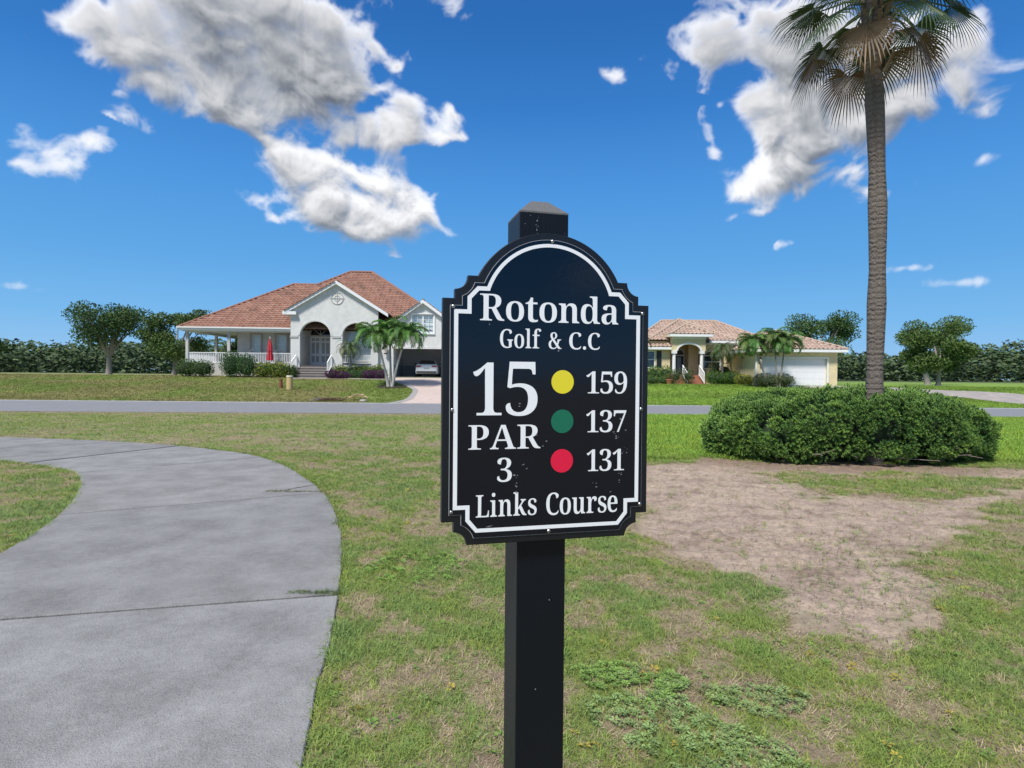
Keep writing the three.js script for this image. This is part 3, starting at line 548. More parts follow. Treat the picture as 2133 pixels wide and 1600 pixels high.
function railing(parent, a, b, h, mat, { lift = 0.09, gap = 0.13, post = 0.09, thick = 0.042 } = {}) {       // a, b: feet of the end posts
  const rails = new MB(), bal = new MB(), A = V(...a), B = V(...b), len = A.distanceTo(B), n = Math.max(2, Math.round(len / gap)), up = (p, y) => V(p.x, p.y + y, p.z);
  rails.bar(up(A, h), up(B, h), 0.08, 0.06).bar(up(A, lift), up(B, lift), 0.05, 0.05);
  if (post) rails.bar(A, up(A, h + 0.05), post, post).bar(B, up(B, h + 0.05), post, post);
  const o = rails.build('railing', mat, parent);
  for (let i = 1; i < n; i++) { const p = A.clone().lerp(B, i / n); bal.bar(up(p, lift), up(p, h - 0.02), thick, thick); }
  bal.build('baluster', mat, o).userData.kind = 'stuff';
  return o;
}
function lantern(parent, u, v, z, s = 1) {
  const mb = new MB(); mb.box(u - 0.06 * s, u + 0.06 * s, v - 0.1 * s, v + 0.16 * s, z, z + 0.02).bar(V(u, v + 0.1 * s, z), V(u, v + 0.1 * s, z + 0.15 * s), 0.03, 0.03);
  mb.geo(new THREE.ConeGeometry(0.12 * s, 0.12 * s, 6).translate(u, v + 0.26 * s, z + 0.16 * s)).geo(new THREE.CylinderGeometry(0.09 * s, 0.05 * s, 0.05 * s, 6).translate(u, v - 0.14 * s, z + 0.16 * s));
  const o = mb.build('wall_lantern', M.bronze, parent), g = new MB(); g.geo(new THREE.CylinderGeometry(0.1 * s, 0.07 * s, 0.3 * s, 6).translate(u, v + 0.04 * s, z + 0.16 * s)); g.build('lantern_glass', M.lampGlass, o);
}

// ------------------------------------------------------------------ grey house on the left. Its own axes: u along the front, v height above the street, w back from the front
const HL = { u: 10.22, d: 45.82 };                                    // where the front plane is seen from, to carry measured outlines back to their depth
const PL = (u, v, w) => { const s = 1 + w / HL.d; return [HL.u + (u - HL.u) * s, 1.55 + (v - 1.55) * s, -w]; };
const greyHouse = thing('grey_house', 'pale grey stucco house with red clay tile roof, arched entry and open garage', 'house', [-13.39, 1.3, -45], 4 * D2R);
{
  const H = greyHouse; H.userData.baseY = 1.3;
  const G0 = 1.05;                                                    // walls start below the lawn
  // walls: the gabled front with two arches
  const a1 = archPts(-2.73, -0.46, G0 + 0.35, 4.5, 5.55, 24), a2 = archPts(0.44, 2.6, 2.3, 4.55, 5.46, 24);
  let mb = new MB();
  mb.geo(wallShape([[-3.42, G0], [3.11, G0], [3.11, 6.5], [0.0, 8.46], [-3.42, 6.32]], [a1, a2], -0.4, 0));
  const wall = mb.build('wall', M.stucco, H);
  mb = new MB();                                                      // archivolt mouldings
  const ringArch = (u0, u1, sp, top, k) => wallShape([...archPts(u0 - k, u1 + k, sp, sp, top + k, 24)].slice(1), [archPts(u0 - 0.005, u1 + 0.005, sp + 0.001, sp + 0.001, top + 0.005, 24)], 0, 0.035);
  mb.geo(ringArch(-2.73, -0.46, 4.47, 5.55, 0.13)).geo(ringArch(0.44, 2.6, 4.52, 5.46, 0.12)); mb.build('arch_moulding', M.stucco, wall);
  for (const [a, b] of [[-3.45, -2.86], [-0.33, 0.32], [2.72, 3.14]]) { mb = new MB(); mb.box(a, b, 4.3, 4.45, -0.002, 0.05); mb.build('belt_course', M.band, wall); }
  mb = new MB(); mb.geo(new THREE.TorusGeometry(0.45, 0.035, 8, 40).translate(0.04, 7.32, 0.01)).geo(new THREE.TorusGeometry(0.2, 0.02, 6, 30).translate(0.04, 7.32, 0.01)).box(-0.5, 0.58, 7.3, 7.34, 0, 0.035).box(0.02, 0.06, 6.9, 7.74, 0.002, 0.037); mb.build('medallion', M.band, wall);
  // behind the arches: a deep entry and a window bay
  mb = new MB();
  mb.box(-3.05, -2.73, G0, 6.0, -2.9, -0.4).box(-0.46, -0.2, G0, 6.0, -2.9, -0.4).box(-0.2, 0.44, G0, 6, -1.4, -0.4).box(2.6, 2.9, G0, 6, -1.4, -0.4).box(-2.73, -0.46, 5.6, 5.75, -2.9, -0.4).box(0.44, 2.6, 5.5, 5.65, -1.4, -0.4);
  const bdoor = [PL(-1.96, 2.2, 2.7)[0], PL(-0.47, 2.2, 2.7)[0]], dT = PL(0, 4.41, 2.7)[1], dB = PL(0, 2.26, 2.7)[1];
  mb.geo(wallShape([[-2.73, G0], [-0.46, G0], [-0.46, 5.6], [-2.73, 5.6]], [[[bdoor[0], dB], [bdoor[1], dB], ...archPts(bdoor[0], bdoor[1], dT + 0.1, dT + 0.1, dT + 0.85, 16).slice(2)]], -2.9, -2.7));
  mb.geo(wallShape([[0.44, G0], [2.6, G0], [2.6, 5.5], [0.44, 5.5]], [archPts(0.62, 2.42, 2.62, 4.5, 5.25, 20)], -1.4, -1.2));
  mb.build('entry_wall', M.stuccoGrey, H);
  windowUnit(H, 0.63, 2.41, 2.63, 5.24, -1.34, { cols: 3, rows: 2, frame: M.white, arch: 0.74, behind: M.curtain, back: 0.12 });
  mb = new MB(); mb.box(0.44, 2.6, 2.3, 2.36, -1.2, 0.02).box(-2.73, -0.46, 1.9, 2.19, -2.9, -0.02); mb.build('entry_floor', M.step, H);
  // double door with panels, its transom and fanlight
  const mid = (bdoor[0] + bdoor[1]) / 2;
  for (const [x0, x1, s] of [[bdoor[0], mid - 0.004, 1], [mid + 0.004, bdoor[1], -1]]) {
    mb = new MB(); mb.box(x0, x1, dB, dT, -2.82, -2.76); const d = mb.build('door', M.doorGrey, H), h = dT - dB, pw = (x1 - x0);
    for (const [fx0, fx1] of [[0.13, 0.44], [0.56, 0.87]]) for (const [fy0, fy1] of [[0.07, 0.31], [0.40, 0.78], [0.84, 0.94]]) { const p = new MB(); p.box(x0 + pw * fx0, x0 + pw * fx1, dB + h * fy0, dB + h * fy1, -2.77, -2.752); p.build('door_panel', M.doorPanel, d); }
    const k = new MB(); k.box(x0, x1, dB, dB + 0.2, -2.765, -2.75); k.build('kick_plate', M.white, d);
    const hd = new MB(); const hx = s > 0 ? x1 - 0.09 : x0 + 0.09; hd.bar(V(hx, dB + 0.85, -2.72), V(hx, dB + 1.3, -2.72), 0.03, 0.03).box(hx - 0.03, hx + 0.03, dB + 0.9, dB + 1.25, -2.76, -2.735); hd.build('handle', M.steel, d);
  }
  mb = new MB(); mb.box(bdoor[0], bdoor[1], dT, dT + 0.1, -2.85, -2.74); mb.build('transom', M.doorPanel, H);
  mb = new MB(); mb.geo(wallShape(archPts(bdoor[0] + 0.03, bdoor[1] - 0.03, dT + 0.11, dT + 0.11, dT + 0.82, 16), [], -2.82, -2.81)); const fl = mb.build('fanlight', M.glass, H);
  mb = new MB(); for (const a of [0.25, 0.5, 0.75]) mb.bar(V(mid, dT + 0.12, -2.79), V(mid + Math.cos(a * Math.PI) * 0.78, dT + 0.12 + Math.sin(a * Math.PI) * 0.68, -2.79), 0.03, 0.03); mb.build('glazing_bar', M.doorGrey, fl);
  mb = new MB(); mb.box(bdoor[0], bdoor[1], dB, dT + 0.9, -3.3, -3.25); mb.build('hall_wall', M.dark, H);
  // steps up to the entry
  for (let k = 0; k < 4; k++) { mb = new MB(); mb.box(-2.82 - 0.03 * k, -0.4 + 0.03 * k, 1.1, 2.19 - (k + 1) * 0.185 + 0.0, -0.02 + k * 0.33, 0.33 + k * 0.33); const sp = mb.build('step', M.step, H); mb = new MB(); mb.box(-2.86 - 0.03 * k, -0.36 + 0.03 * k, 2.19 - (k + 1) * 0.185, 2.19 - (k + 1) * 0.185 + 0.05, -0.02 + k * 0.33, 0.355 + k * 0.33); mb.build('tread', M.tread, sp); }
  for (const x of [-2.98, -0.36]) railing(H, [x, 2.05, 0.12], [x, 1.48, 1.35], 0.92, M.white, { gap: 0.3, post: 0.05, thick: 0.025 });
  // garage wing with its gable, open doorway and painted room
  mb = new MB(); mb.geo(wallShape([[3.113, G0], [9.3, G0], [9.3, 5.0], [8.95, 5.5], [6.5, 7.12], [4.05, 5.5], [3.113, 5.0]], [[[4.25, G0 - 0.001], [9.0, G0 - 0.001], [9.0, 3.57], [4.25, 3.57]].map(([x, y]) => [x, Math.max(y, G0 + 0.02)]), [[5.66, 4.8], [7.32, 4.8], [7.32, 6.24], [5.66, 6.24]]], -0.55, -0.3)); const gw = mb.build('garage_wall', M.stucco, H);
  mb = new MB(); mb.box(4.05, 4.25, 1.2, 3.75, -0.302, -0.26).box(9.0, 9.2, 1.2, 3.75, -0.302, -0.26).box(4.25, 9.0, 3.57, 3.75, -0.302, -0.26); mb.build('door_surround', M.stucco, gw);
  mb = new MB(); mb.box(4.0, 4.2, 2.35, 4.2, -7.2, -0.55).box(9.05, 9.25, 2.35, 4.2, -7.2, -0.55).box(4.2, 9.05, 2.35, 4.2, -7.2, -7).box(4.0, 9.25, 4.2, 4.4, -7.2, -0.55); mb.build('garage_interior', M.garageUp, H);
  mb = new MB(); mb.box(4.0, 4.2, 1.1, 2.35, -7.2, -0.55).box(9.05, 9.25, 1.1, 2.35, -7.2, -0.55).box(4.2, 9.05, 1.1, 2.35, -7.2, -7); mb.build('garage_dado', M.garageLow, H);
  mb = new MB(); mb.box(4.2, 9.05, 1.1, 1.385, -7, -0.26); mb.build('garage_floor', M.garageFloor, H);
  windowUnit(H, 5.66, 6.485, 4.8, 6.24, -0.4, { cols: 2, rows: 4, frame: M.white, behind: M.curtain }); windowUnit(H, 6.5, 7.32, 4.8, 6.24, -0.4, { cols: 2, rows: 4, frame: M.white, behind: M.curtain });
  mb = new MB(); mb.box(5.56, 7.42, 4.7, 4.79, -0.3, -0.2).box(5.56, 7.42, 6.25, 6.33, -0.3, -0.22).box(5.56, 5.65, 4.79, 6.25, -0.3, -0.24).box(7.33, 7.42, 4.79, 6.25, -0.3, -0.24); mb.build('window_surround', M.white, gw);
  lantern(H, 3.68, 3.38, -0.3, 1.6);
  // porch of the left wing
  const pb = 3.0, bw = (u) => PL(u, 3, pb)[0], bv = (v) => PL(0, v, pb)[1];
  mb = new MB(); mb.geo(wallShape([[bw(-7.33), G0], [-3.42, G0], [-3.42, 5.1], [bw(-7.33), 5.1]], [[[bw(-6.25), bv(3.0)], [bw(-5.62), bv(3.0)], [bw(-5.62), bv(4.5)], [bw(-6.25), bv(4.5)]], [[bw(-4.42), bv(3.0)], [bw(-3.72), bv(3.0)], [bw(-3.72), bv(4.5)], [bw(-4.42), bv(4.5)]]], -pb - 0.25, -pb)); mb.box(bw(-7.33), bw(-7.33) + 0.25, G0, 5.1, -13.5, -pb - 0.25); mb.box(bw(-7.33) + 0.25, -3.4, G0, 5.1, -13.5, -13.3); mb.build('porch_wall', M.stuccoGrey, H);
  for (const [a, b] of [[-6.25, -5.62], [-4.42, -3.72]]) {
    windowUnit(H, bw(a), bw(b), bv(3.0), bv(4.5), -pb - 0.1, { cols: 1, rows: 2, frame: M.white, behind: M.curtain, back: 0.12 });
    mb = new MB(); mb.box(bw(a) - 0.17, bw(a), bv(2.95), bv(4.62), -pb, -pb + 0.06).box(bw(b), bw(b) + 0.17, bv(2.95), bv(4.62), -pb, -pb + 0.06).box(bw(a), bw(b), bv(4.5), bv(4.62), -pb, -pb + 0.06); mb.build('window_surround', M.trimGrey, H);
  }
  mb = new MB(); mb.box(-11.6, -3.42, 1.0, 2.3, -pb, -0.75); mb.box(-11.6, bw(-7.33), 1.0, 2.3, -12, -pb); mb.build('porch_floor', M.stuccoGrey, H);
  mb = new MB(); mb.box(-11.55, -3.42, 4.72, 4.92, -1.05, -0.85).box(-11.55, -11.35, 4.72, 4.92, -12, -1.05); mb.build('porch_beam', M.white, H);
  for (const [x, z] of [[-8.42, -1.05], [-11.5, -1.05], [-11.5, -6.2]]) { mb = new MB(); mb.box(x, x + 0.2, 2.3, 4.72, z, z + 0.2); mb.build('porch_post', M.stuccoGrey, H); }
  railing(H, [-11.4, 2.3, -0.95], [-3.5, 2.3, -0.95], 0.82, M.white, { post: 0.05 });
  railing(H, [-11.4, 2.3, -1.1], [-11.4, 2.3, -6], 0.82, M.white, { post: 0.05 });
  railing(H, [0.42, 2.36, -0.1], [2.62, 2.36, -0.1], 0.62, M.white, { post: 0 });
  mb = new MB(); mb.box(-11.9, -3.42, 4.93, 4.97, -pb, -0.5).box(-11.9, bw(-7.33), 4.93, 4.97, -14.4, -pb); mb.build('soffit', M.soffit, H);
  // closing walls at the back and on the right
  mb = new MB(); mb.box(9.05, 9.29, 4.4, 5, -19, -0.56).box(9.05, 9.29, G0, 5, -19, -7.2).box(-3.4, 9.29, G0, 5, -19.2, -19).box(-3.4, -3.2, G0, 5, -19, -13.3); mb.build('back_wall', M.stucco, H);
  // roof
  const s = 0.63, v0 = 4.99, pl = (u, w) => [u, v0 + s * (w - 0.5), -w], A = pl(-5.4, 7.48), B = pl(-3.35, 7.48), R0 = pl(-0.98, 10.1), R1 = pl(0.99, 10.1), CL = pl(-11.9, 0.5), CR = pl(9.4, 0.5);
  const bk = (u, w) => [u, v0, -w];
  const cols = [{ w: 0.52, c: [0.285, 0.148, 0.103] }, { w: 0.86, c: [0.325, 0.178, 0.126] }, { w: 1, c: [0.215, 0.122, 0.09] }];
  const gy = 8.58, gl = [-3.78, 6.3], gr = [3.82, 6.22], gz = 0.28, gwz = (v) => -((v - v0) / s + 0.5);
  roof(H, [
    { pts: [CL, CR, R1, R0, B, A] }, { pts: [CR, bk(9.4, 19.7), R1] }, { pts: [bk(-11.9, 14.46), CL, A], tiles: false }, { pts: [bk(9.4, 19.7), bk(-11.35, 19.7), R0, R1], tiles: false }, { pts: [bk(-3, 14.46), bk(-11.9, 14.46), A, B], tiles: false },
    { pts: [[gl[0], gl[1], gz], [gl[0], gl[1], gwz(gl[1])], [0, gy, gwz(gy)], [0, gy, gz]] }, { pts: [[gr[0], gr[1], gwz(gr[1])], [gr[0], gr[1], gz], [0, gy, gz], [0, gy, gwz(gy)]] },
    { pts: [[3.95, 5.46, -0.02], [3.95, 5.46, gwz(5.46)], [6.5, 7.3, gwz(7.3)], [6.5, 7.3, -0.02]] }, { pts: [[9.05, 5.46, gwz(5.46)], [9.05, 5.46, -0.02], [6.5, 7.3, -0.02], [6.5, 7.3, gwz(7.3)]] },
  ], M.deck, cols, 11);
  caps(H, [[A, CL], [A, B], [B, R0], [R0, R1], [R1, CR], [[0, gy, gwz(gy)], [0, gy, gz - 0.1]], [[6.5, 7.3, gwz(7.3)], [6.5, 7.3, -0.1]]], std(0.27, 0.13, 0.09, 0.8));
  mb = new MB(); mb.box(-11.95, -3.44, 4.8, 5.0, -0.52, -0.46).box(-11.96, -11.9, 4.8, 5.0, -14.4, -0.46).box(-11.95, -3.44, 4.97, 5.06, -0.46, -0.36); mb.build('gutter_board', M.white, H);
  const rake = (a, b, z) => { const A0 = V(a[0], a[1], z), B0 = V(b[0], b[1], z), m = new MB(), d = 0.26; m.quad(V(a[0], a[1] - d, z), V(b[0], b[1] - d, z), B0, A0); m.quad(V(b[0], b[1] - d, z - 0.3), V(a[0], a[1] - d, z - 0.3), V(a[0], a[1], z - 0.3), V(b[0], b[1], z - 0.3)); m.quad(V(a[0], a[1] - d, z - 0.3), V(b[0], b[1] - d, z - 0.3), V(b[0], b[1] - d, z), V(a[0], a[1] - d, z)); m.quad(A0, B0, V(b[0], b[1], z - 0.3), V(a[0], a[1], z - 0.3)); return m; };
  for (const [a, b, z] of [[[-3.85, 6.3], [0, gy + 0.05], 0.31], [[0, gy + 0.05], [3.9, 6.2], 0.31], [[3.88, 5.45], [6.5, 7.34], 0.02], [[6.5, 7.34], [9.12, 5.45], 0.02]]) rake(a, b, z).build('bargeboard', M.white, H);
  mb = new MB(); mb.box(-3.95, -2.95, 6.02, 6.26, -0.2, 0.3).box(-3.95, -3.45, 6.02, 6.26, -2.6, -0.2); mb.build('eave_return', M.white, H);
}
tag(greyHouse, null, null, null);

// ------------------------------------------------------------------ cream house on the right
const PR = (u, v, w) => { const s = 1 + w / 45; return [-15.9 + (u + 15.9) * s, 1.55 + (v - 1.55) * s, -w]; };
const yellowHouse = thing('cream_house', 'cream yellow house with beige tile roofs, arched portico and white garage door', 'house', [15.88, 1.0, -45], 0);
{
  const H = yellowHouse; H.userData.baseY = 1.0;
  const G0 = 0.8; let mb = new MB();
  // main wall with the arched window, and the low wing on the left
  const w2 = [PR(-1.32, 2, 5)[0], PR(0.04, 2, 5)[0]], w2t = PR(0, 3.62, 5)[1], w2b = PR(0, 2.2, 5)[1];
  mb.geo(wallShape([[0.06, G0], [2.68, G0], [2.68, 4.55], [0.06, 4.55]], [archPts(w2[0], w2[1], w2b, w2t - 0.45, w2t, 18)], -5.25, -5));
  const wall = mb.build('wall', M.yellow, H);
  windowUnit(H, w2[0] + 0.01, w2[1] - 0.01, w2b + 0.01, w2t - 0.01, -5.14, { cols: 2, rows: 2, arch: 0.45, behind: M.dark, fw: 0.08, back: 0.3 });
  mb = new MB(); mb.box(0.06, 3.1, 4.3, 4.62, -5.0, -4.88); mb.build('frieze', M.white, wall);
  const wu = (u) => PR(u, 2, 4.5)[0], wv = (v) => PR(0, v, 4.5)[1];
  mb = new MB(); mb.geo(wallShape([[-12, G0], [-2.66, G0], [-2.66, 4.0], [-12, 4.0]], [[[-5.9, wv(2.2)], [wu(-4.96), wv(2.2)], [wu(-4.96), wv(3.58)], [-5.9, wv(3.58)]]], -4.75, -4.5)); mb.build('wing_wall', M.yellow, H);
  windowUnit(H, -5.89, wu(-4.97), wv(2.2) + 0.01, wv(3.57), -4.64, { cols: 2, rows: 2, behind: M.dark, fw: 0.09, muntin: 0.08, back: 0.3 });
  for (const x of [wu(-4.94), -6.48]) { mb = new MB(); mb.box(x + 0.06, x + 0.46, wv(2.3), wv(3.55), -4.5, -4.44); const sh = mb.build('shutter', M.shutter, H); const sl = new MB(); for (let k = 0; k < 16; k++) { const y = wv(2.34) + k * 0.078; sl.box(x + 0.1, x + 0.42, y, y + 0.05, -4.44, -4.425); } sl.build('slat', M.shutter, sh).userData.kind = 'stuff'; }
  // portico
  const pw0 = -2.68, pw1 = 0.06, pz = -3.7;
  mb = new MB(); mb.geo(wallShape([[pw0, 3.73], [-2.24, 3.73], ...archPts(-2.24, -0.38, 3.73, 3.73, 4.27, 18).slice(2).reverse(), [-0.38, 3.73], [pw1, 3.73], [pw1, 5.02], [pw0, 5.02]], [], pz - 0.3, pz));
  mb.box(pw0, pw0 + 0.3, 3.73, 5.02, -6.5, pz - 0.3).box(pw1 - 0.3, pw1, 3.73, 5.02, -5, pz - 0.3); const pw = mb.build('portico_wall', M.yellow, H);
  mb = new MB(); mb.geo(wallShape([...archPts(-2.38, -0.24, 3.73, 3.73, 4.4, 18).slice(1)], [archPts(-2.235, -0.385, 3.731, 3.731, 4.275, 18)], pz, pz + 0.05)); mb.box(pw0 - 0.03, pw1 + 0.03, 4.72, 5.02, pz, pz + 0.06); mb.build('arch_moulding', M.white, pw);
  for (const [a, b] of [[pw0 + 0.02, pw0 + 0.34], [-0.38, -0.06]]) { const c = (a + b) / 2; mb = new MB(); mb.geo(new THREE.CylinderGeometry(0.13, 0.15, 1.72, 18).translate(c, 2.7, pz - 0.15)).box(c - 0.19, c + 0.19, 3.5, 3.73, pz - 0.34, pz + 0.04).box(c - 0.19, c + 0.19, 1.7, 1.86, pz - 0.34, pz + 0.04).geo(new THREE.CylinderGeometry(0.17, 0.14, 0.08, 18).translate(c, 3.48, pz - 0.15)); mb.build('column', M.white, H, 0.6); }
  mb = new MB(); mb.box(-3.0, 0.06, 0.8, 1.74, -7.2, pz + 0.1); mb.build('portico_floor', M.brick, H);
  mb = new MB(); const eu = (u) => PR(u, 2, 6.6)[0];
  mb.box(-3.0, -0.78, G0, 5.1, -7.1, -6.8).box(-0.78, 0.06, G0, 5.1, -6.8, -5.6); mb.box(-3.0, 0.06, 4.9, 5.1, -6.8, pz - 0.3); mb.build('entry_wall', M.yellow, H);
  mb = new MB(); mb.box(-1.66, -0.80, 1.74, 3.6, -6.8, -6.72); mb.geo(wallShape(archPts(-1.66, -0.80, 3.59, 3.59, 4.06, 14), [], -6.8, -6.72)); const df = mb.build('door_frame', M.white, H);
  mb = new MB(); mb.box(-1.56, -0.90, 1.78, 3.4, -6.72, -6.68); const door = mb.build('door', M.dark, H); mb = new MB(); mb.box(-1.48, -1.12, 2.0, 3.3, -6.68, -6.665); mb.build('pane', std(0.32, 0.36, 0.36, 0.12), door); mb = new MB(); mb.geo(wallShape(archPts(-1.56, -0.90, 3.52, 3.52, 3.97, 14), [], -6.72, -6.7)); mb.build('transom_light', M.dark, df);
  mb = new MB(); mb.box(-4.4, -2.7, 3.9, 4.64, -4.9, -4.62); mb.build('gable_infill', M.yellow, H);
  for (let k = 0; k < 4; k++) { mb = new MB(); mb.box(-1.75, -0.55, 0.85, 1.74 - (k + 1) * 0.17, pz + 0.1 + k * 0.32, pz + 0.42 + k * 0.32); mb.build('step', M.brick, H); }
  railing(H, [-1.86, 1.66, pz + 0.15], [-1.86, 1.05, pz + 1.45], 0.85, M.white, { gap: 0.18, post: 0.06, thick: 0.03 }); railing(H, [-0.5, 1.66, pz + 0.15], [-0.5, 1.05, pz + 1.45], 0.85, M.white, { gap: 0.18, post: 0.06, thick: 0.03 });
  // garage wing
  mb = new MB(); mb.geo(wallShape([[2.68, G0], [8.9, G0], [8.9, 3.66], [2.68, 3.66]], [[[3.2, G0 + 0.01], [8.1, G0 + 0.01], [8.1, 3.05], [3.2, 3.05]]], -0.25, 0)); mb.box(2.68, 2.93, G0, 3.66, -9, -0.25).box(8.65, 8.9, G0, 3.66, -12, -0.25); const gw = mb.build('garage_wall', M.yellow, H);
  mb = new MB(); mb.box(3.08, 3.2, 0.9, 3.17, -0.002, 0.05).box(8.1, 8.22, 0.9, 3.17, -0.002, 0.05).box(3.2, 8.1, 3.05, 3.17, -0.002, 0.05).box(2.64, 2.78, 0.9, 3.62, -0.002, 0.06).box(2.62, 8.96, 3.5, 3.7, -0.01, 0.07); mb.build('garage_trim', M.white, gw);
  mb = new MB(); mb.box(3.2, 8.1, 0.9, 3.05, -0.2, -0.15); const gd = mb.build('garage_door', M.white, H); for (let rr = 0; rr < 4; rr++) for (let c = 0; c < 8; c++) { mb = new MB(); const x = 3.26 + c * 0.605, y = 0.99 + rr * 0.52; mb.box(x, x + 0.545, y, y + 0.44, -0.15, -0.138); mb.build('panel', M.white, gd); }
  lantern(H, 2.99, 2.75, 0.0, 1.2); 
  mb = new MB(); mb.box(-12, 8.9, G0, 4, -15.2, -15).box(-12.2, -12, G0, 4, -15.2, -4.5); mb.build('back_wall', M.yellow, H);
  // roofs
  const cols = [{ w: 0.5, c: [0.42, 0.305, 0.24] }, { w: 0.9, c: [0.45, 0.335, 0.268] }, { w: 1, c: [0.36, 0.255, 0.2] }], capM = std(0.42, 0.32, 0.25, 0.8);
  const p1 = (u, w) => [u, 4.65 + 0.47 * (w - 4.4), -w], p2 = (u, w) => [u, 4.65 + 0.49 * (w - 6.5), -w];
  const F0 = p1(-4.5, 4.4), F1 = p1(3.05, 4.4), FA = p1(-0.7, 8.95), R0 = p2(-1.75, 11), R1 = p2(3.35, 11), E0 = p2(-5.4, 6.5), E1 = p2(6.95, 6.5);
  const q = (u, w) => [u, 5.09 + 0.53 * (w - 3.3), -w], P0 = q(-2.93, 3.3), P1 = q(0.5, 3.3), PA = q(-1.22, 5.02);
  const g = (u, w) => [u, 3.74 + 0.45 * (w + 0.5), -w], g0 = g(2.15, -0.5), g1 = g(9.4, -0.5), gA = g(5.6, 3.1);
  const wq = (u, w) => [u, 4.05 + 0.45 * (w - 4), -w], W1 = wq(-2.56, 4), WA = wq(-5.0, 8.4);
  roof(H, [
    { pts: [E0, E1, R1, R0] }, { pts: [E1, [6.95, 4.65, -15.5], R1] }, { pts: [[-5.4, 4.65, -15.5], E0, R0], tiles: false }, { pts: [[6.95, 4.65, -15.5], [-5.4, 4.65, -15.5], R0, R1], tiles: false },
    { pts: [F0, F1, FA] }, { pts: [F1, [3.05, 4.65, -11], [-0.7, FA[1], -11], FA] }, { pts: [[-4.5, 4.65, -11], F0, FA, [-0.7, FA[1], -11]] },
    { pts: [P0, P1, PA] }, { pts: [P1, [0.5, 5.09, -8], [-1.22, PA[1], -8], PA] }, { pts: [[-2.93, 5.09, -8], P0, PA, [-1.22, PA[1], -8]] },
    { pts: [g0, g1, gA] }, { pts: [g1, [9.4, 3.74, -11], [5.6, gA[1], -11], gA] }, { pts: [[2.15, 3.74, -9], g0, gA, [5.6, gA[1], -9]] },
    { pts: [wq(-12.4, 4), W1, WA, wq(-12.4, 8.4)] }, { pts: [W1, [-2.56, 4.05, -8.4], WA] }, { pts: [[-5, 4.05, -15.5], [-12.4, 4.05, -15.5], wq(-12.4, 8.4), WA], tiles: false },
  ], M.deck2, cols, 23);
  caps(H, [[R0, R1], [R1, E1], [R0, E0], [FA, F1], [FA, F0], [FA, [-0.7, FA[1], -11]], [PA, P0], [PA, P1], [PA, [-1.22, PA[1], -7]], [gA, g0], [gA, g1], [gA, [5.6, gA[1], -10]], [WA, W1]], capM);
  mb = new MB();
  const fas = (x0, x1, y, z) => mb.box(x0, x1, y - 0.2, y + 0.0, z, z + 0.06), side = (x, z0, z1, y) => mb.box(x - 0.03, x + 0.03, y - 0.2, y, z0, z1);
  fas(-2.95, 0.52, 5.08, -3.32); side(-2.95, -8, -3.32, 5.08); side(0.52, -5, -3.32, 5.08); fas(0.6, 3.07, 4.64, -4.42); side(3.07, -9, -4.42, 4.64); fas(-12.4, -2.55, 4.04, -4.02); fas(2.13, 9.42, 3.73, 0.48); side(2.13, -5, 0.48, 3.73); side(9.42, -11, 0.48, 3.73); fas(3.1, 6.97, 4.64, -6.52);
  mb.build('fascia', M.white, H);
  mb = new MB(); mb.box(2.15, 9.4, 3.52, 3.56, -5, 0.46).box(-2.92, 0.5, 4.86, 4.9, -4.0, -3.3).box(0.5, 3.05, 4.42, 4.46, -5.2, -4.4).box(-12.4, -2.56, 3.83, 3.87, -4.7, -4.0); mb.build('soffit', M.soffit, H);
}
// ------------------------------------------------------------------ plants
const leafMat = (r, g, b, rough = 0.62) => new THREE.MeshPhysicalMaterial({ color: new THREE.Color(r, g, b), roughness: rough, vertexColors: true, transmission: 0.18, thickness: 0, specularIntensity: 0.6 });
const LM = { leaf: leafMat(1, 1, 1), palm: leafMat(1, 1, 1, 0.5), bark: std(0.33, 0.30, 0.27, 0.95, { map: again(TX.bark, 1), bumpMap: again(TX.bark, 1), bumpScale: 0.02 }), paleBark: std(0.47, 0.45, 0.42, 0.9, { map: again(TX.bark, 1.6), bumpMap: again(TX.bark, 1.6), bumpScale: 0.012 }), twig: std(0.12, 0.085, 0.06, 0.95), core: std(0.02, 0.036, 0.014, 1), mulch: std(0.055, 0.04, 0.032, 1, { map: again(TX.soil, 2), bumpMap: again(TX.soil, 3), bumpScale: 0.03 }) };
function leaf(mb, p, dir, nrm, len, wid, c, fold = 0.25) {
  const s = new THREE.Vector3().crossVectors(dir, nrm).normalize().multiplyScalar(wid / 2), m = p.clone().addScaledVector(dir, len * 0.45), t = p.clone().addScaledVector(dir, len).addScaledVector(nrm, -len * 0.15);
  const l = m.clone().add(s).addScaledVector(nrm, wid * fold), q = m.clone().sub(s).addScaledVector(nrm, wid * fold);
  mb.tint(...c); mb.tri(p, q, t).tri(p, t, l);
}
